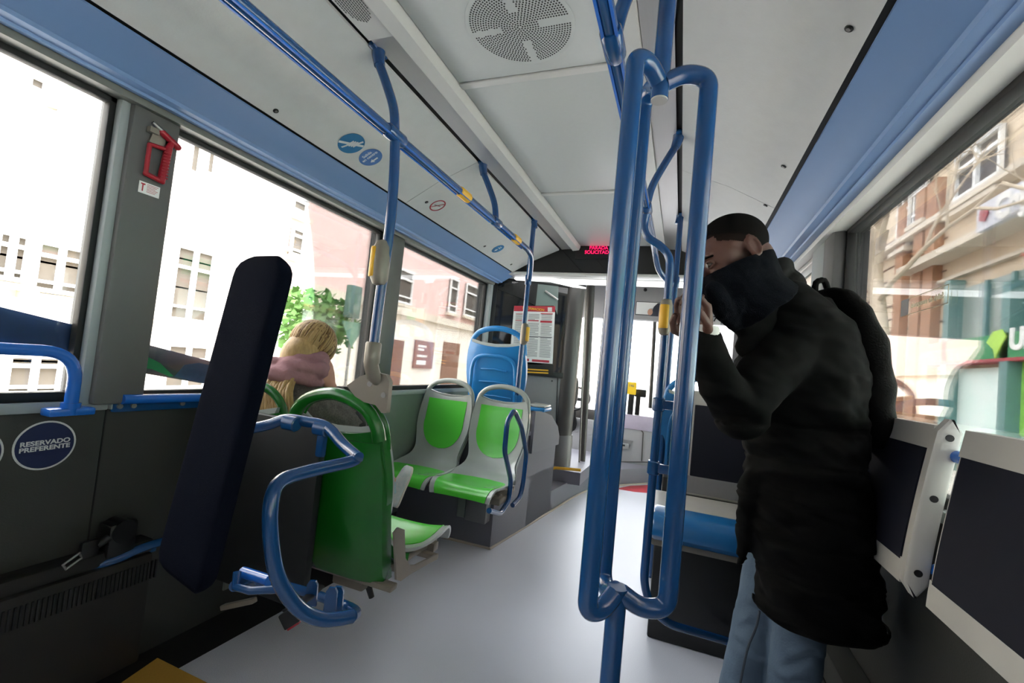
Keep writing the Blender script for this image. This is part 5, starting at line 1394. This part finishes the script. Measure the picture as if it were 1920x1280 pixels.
# hair
hm = MB().ell((0, -.012, .030), (.088, .108, .100), None, 32, 24)
keep = [f for f in hm.f if (sum((hm.v[i] for i in f), V((0, 0, 0)))/len(f)).y < .072 or (sum((hm.v[i] for i in f), V((0, 0, 0)))/len(f)).z > .075]
hh = MB(); hh.v = [Mw @ v for v in hm.v]; hh.f = keep
n2_ = MB().ell((0, -.028, -.035), (.082, .094, .100), None, 28, 20)
kp = [f for f in n2_.f if (sum((n2_.v[i] for i in f), V((0, 0, 0)))/len(f)).y < .03]
hh.add([Mw @ v for v in n2_.v], kp)
hb = obj('hair', hh, M_blond, wo, False, 80)
mb = MB(); mbd = MB(); rnd = random.Random(4)
for i in range(190):
    a = rnd.uniform(.30, 2*PI-.30)+PI/2
    pts = []; L = rnd.uniform(.72, 1.0); wob = rnd.uniform(-.12, .12)
    for t in range(8):
        ph = .12+t/7*(PI*.60)*L; aa = a+wob*t/7
        r_ = 1.015+rnd.uniform(0, .012)+.02*math.sin(t/7*PI)
        pts.append(Mw @ V((.088*r_*math.sin(ph)*math.cos(aa), -.012+.108*r_*math.sin(ph)*math.sin(aa), .03+.10*r_*math.cos(ph))))
    (mb if i % 3 else mbd).tube(pts, [.002, .004, .0055, .006, .006, .0055, .0045, .002], 6, sx=.6)
obj('hair_locks', mb, M_blond, hb, False, 80); obj('darker_hair_locks', mbd, mat('dark_blonde_hair', (140, 104, 60), .55, var=.3, scale=60), hb, False, 80)
mb = MB()
for i in range(110):                                   # long hair falling out below the scarf over the coat back
    u = rnd.uniform(-1, 1); s0 = V((-.90+u*.07, 1.372+rnd.uniform(-.02, .02), 1.045+rnd.uniform(-.02, .015)))
    q1 = V((-.885+u*.09, 1.316+rnd.uniform(-.014, .01), .985)); q2 = V((-.865+u*.10+rnd.uniform(-.02, .02), 1.300+rnd.uniform(-.01, .01), .90)); q3 = V((-.845+u*.10+rnd.uniform(-.03, .05), 1.305+rnd.uniform(-.01, .01), .82+rnd.uniform(-.04, .03)))
    mb.tube(smooth([s0, q1, q2, q3], 3), [.005, .007, .008, .008, .008, .008, .007, .006, .004, .002], 6, sx=.7)
obj('long_hair', mb, M_blond, wo, False, 80)
# scarf
K = MB()
for j in range(3):
    pts = []
    for i in range(19):
        a = 2*PI*i/18; r1 = .095+.018*math.sin(a*2+j*2)+.012*j
        pts.append(V((-.935+r1*math.cos(a), 1.455+(r1*.88)*math.sin(a), 1.088-.034*j+.022*math.sin(a+1.2+j))))
    K.caps(pts, [.030+.006*math.sin(i*1.7+j) for i in range(19)], 10)
f_ = fuse(K, .0065, 3)
for v in f_.v: v += (v-V((-.935, 1.455, v.z))).normalized()*(noise.noise(V((v.x*10, v.y*10, v.z*40)))*.009)
obj('scarf', f_, M_pinks, wo, False, 80)
# fur coat
K = MB()
def ov2(c, a, b): return [V(c)+V((a*math.cos(t), b*math.sin(t), 0)) for t in [2*PI*q/32 for q in range(32)]]
K.rings([ov2(c, a, b) for c, a, b in (((-.95, 1.53, .47), .19, .16), ((-.95, 1.50, .6), .175, .145), ((-.95, 1.465, .75), .18, .135), ((-.945, 1.455, .88), .19, .13), ((-.94, 1.452, .96), .165, .12), ((-.935, 1.455, 1.01), .11, .1))])
K.caps([wsr, wer], [.075, .06]); K.caps([wer, whr+(wer-whr)*.22], [.058, .045]); K.caps([wsl, V((-1.07, 1.60, .76)), V((-1.02, 1.72, .67))], [.07, .055, .045])
f_ = fuse(K, .008, 2)
for v in f_.v: v += (v-V((-.95, 1.47, v.z))).normalized()*noise.noise(v*45)*.009
ct = obj('fur_coat', f_, M_fur, wo, False, 80)
mb = MB()
for i in range(1500):                                 # short fur tufts on the shoulders
    a = rnd.uniform(0, 2*PI); z = rnd.uniform(.78, 1.0); t_ = (z-.78)/.22
    rr_ = 1.0-max(0, t_-.6)*.55; p = V((-.945+.188*rr_*math.cos(a), 1.455+.130*rr_*math.sin(a), z)); o_ = (p-V((-.945, 1.455, z-.06))).normalized()
    s_ = o_.orthogonal().normalized()*.0022; mb.add([p-s_, p+s_, p+o_*.020+V((rnd.uniform(-.008, .008), rnd.uniform(-.008, .008), -.010))], [(0, 1, 2)])
obj('fur_tufts', mb, M_fur, ct, flat=True)
mb = MB().caps([wer+V((.01, -.02, -.0)), wer+(whr-wer)*.35], [.066, .058]); mb.caps([wer, V((-.80, 1.60, .72))], [.066, .06])
obj('jacket_sleeve', fuse(mb, .008, 2), M_jack, wo, False, 80)
mb = MB(); mb.caps([hp1, k1, V((-.88, 2.10, .49))], [.098, .064, .048]); mb.caps([hp2, k2, V((-1.0, 2.02, .18))], [.098, .070, .052])
obj('trousers', fuse(mb, .009, 2), mat('dark_trousers', (40, 44, 54), .8), wo, False, 80)
# sneaker lifted, toe up
def sneaker(heel, toe, up, nm):
    h = V(heel); t = V(toe); d = (t-h); L = d.length; d.normalize(); u = V(up); u = (u-d*u.dot(d)).normalized(); s = d.cross(u)
    mb = MB(); rg = []; so_ = []
    for q, w, hh_ in ((0, .018, .05), (.06, .030, .075), (.2, .033, .085), (.38, .034, .078), (.52, .038, .062), (.7, .043, .05), (.86, .040, .042), (.96, .026, .034), (1, .008, .024)):
        c = h+d*L*q
        rg.append([c+s*(w*math.cos(a))+u*(max(0, math.sin(a))*hh_*.9+.018+min(0, math.sin(a))*.012) for a in [2*PI*i/20 for i in range(20)]])
        so_.append([c+s*((w+.005)*math.cos(a))+u*(.012+.012*math.sin(a)) for a in [2*PI*i/20 for i in range(20)]])
    mb.rings(rg); o = obj('sneaker', mb, M_shoe, wo, False, 80); obj('sole', MB().rings(so_), M_sole, o, False, 80)
    lc = MB()
    for q in (.34, .42, .50, .58): 
        c = h+d*L*q+u*(.085-.05*(q-.3)/.35*.7); lc.tube(smooth([c-s*.026-u*.006, c+u*.004, c+s*.026-u*.006], 3), .0028, 6)
    c = h+d*L*.3+u*.092
    lc.tube(smooth([c, c+s*.03+u*.012, c+s*.034-u*.01], 3), .0025, 6); lc.tube(smooth([c, c-s*.03+u*.012, c-s*.034-u*.012], 3), .0025, 6)
    obj('laces', lc, M_sole, o, False, 80)
sneaker(PX(-.815, 744, 952), PX(-.80, 774, 876), (-.55, -.80, .25), 'a')
sneaker(V((-1.0, 1.97, .012)), V((-.985, 2.22, .012)), (0, 0, 1), 'b')
obj('sock', MB().caps([V((-.88, 2.10, .49)), PX(-.84, 738, 925)], [.04, .034]), mat('pale_blue_sock', (150, 176, 184), .9), wo)
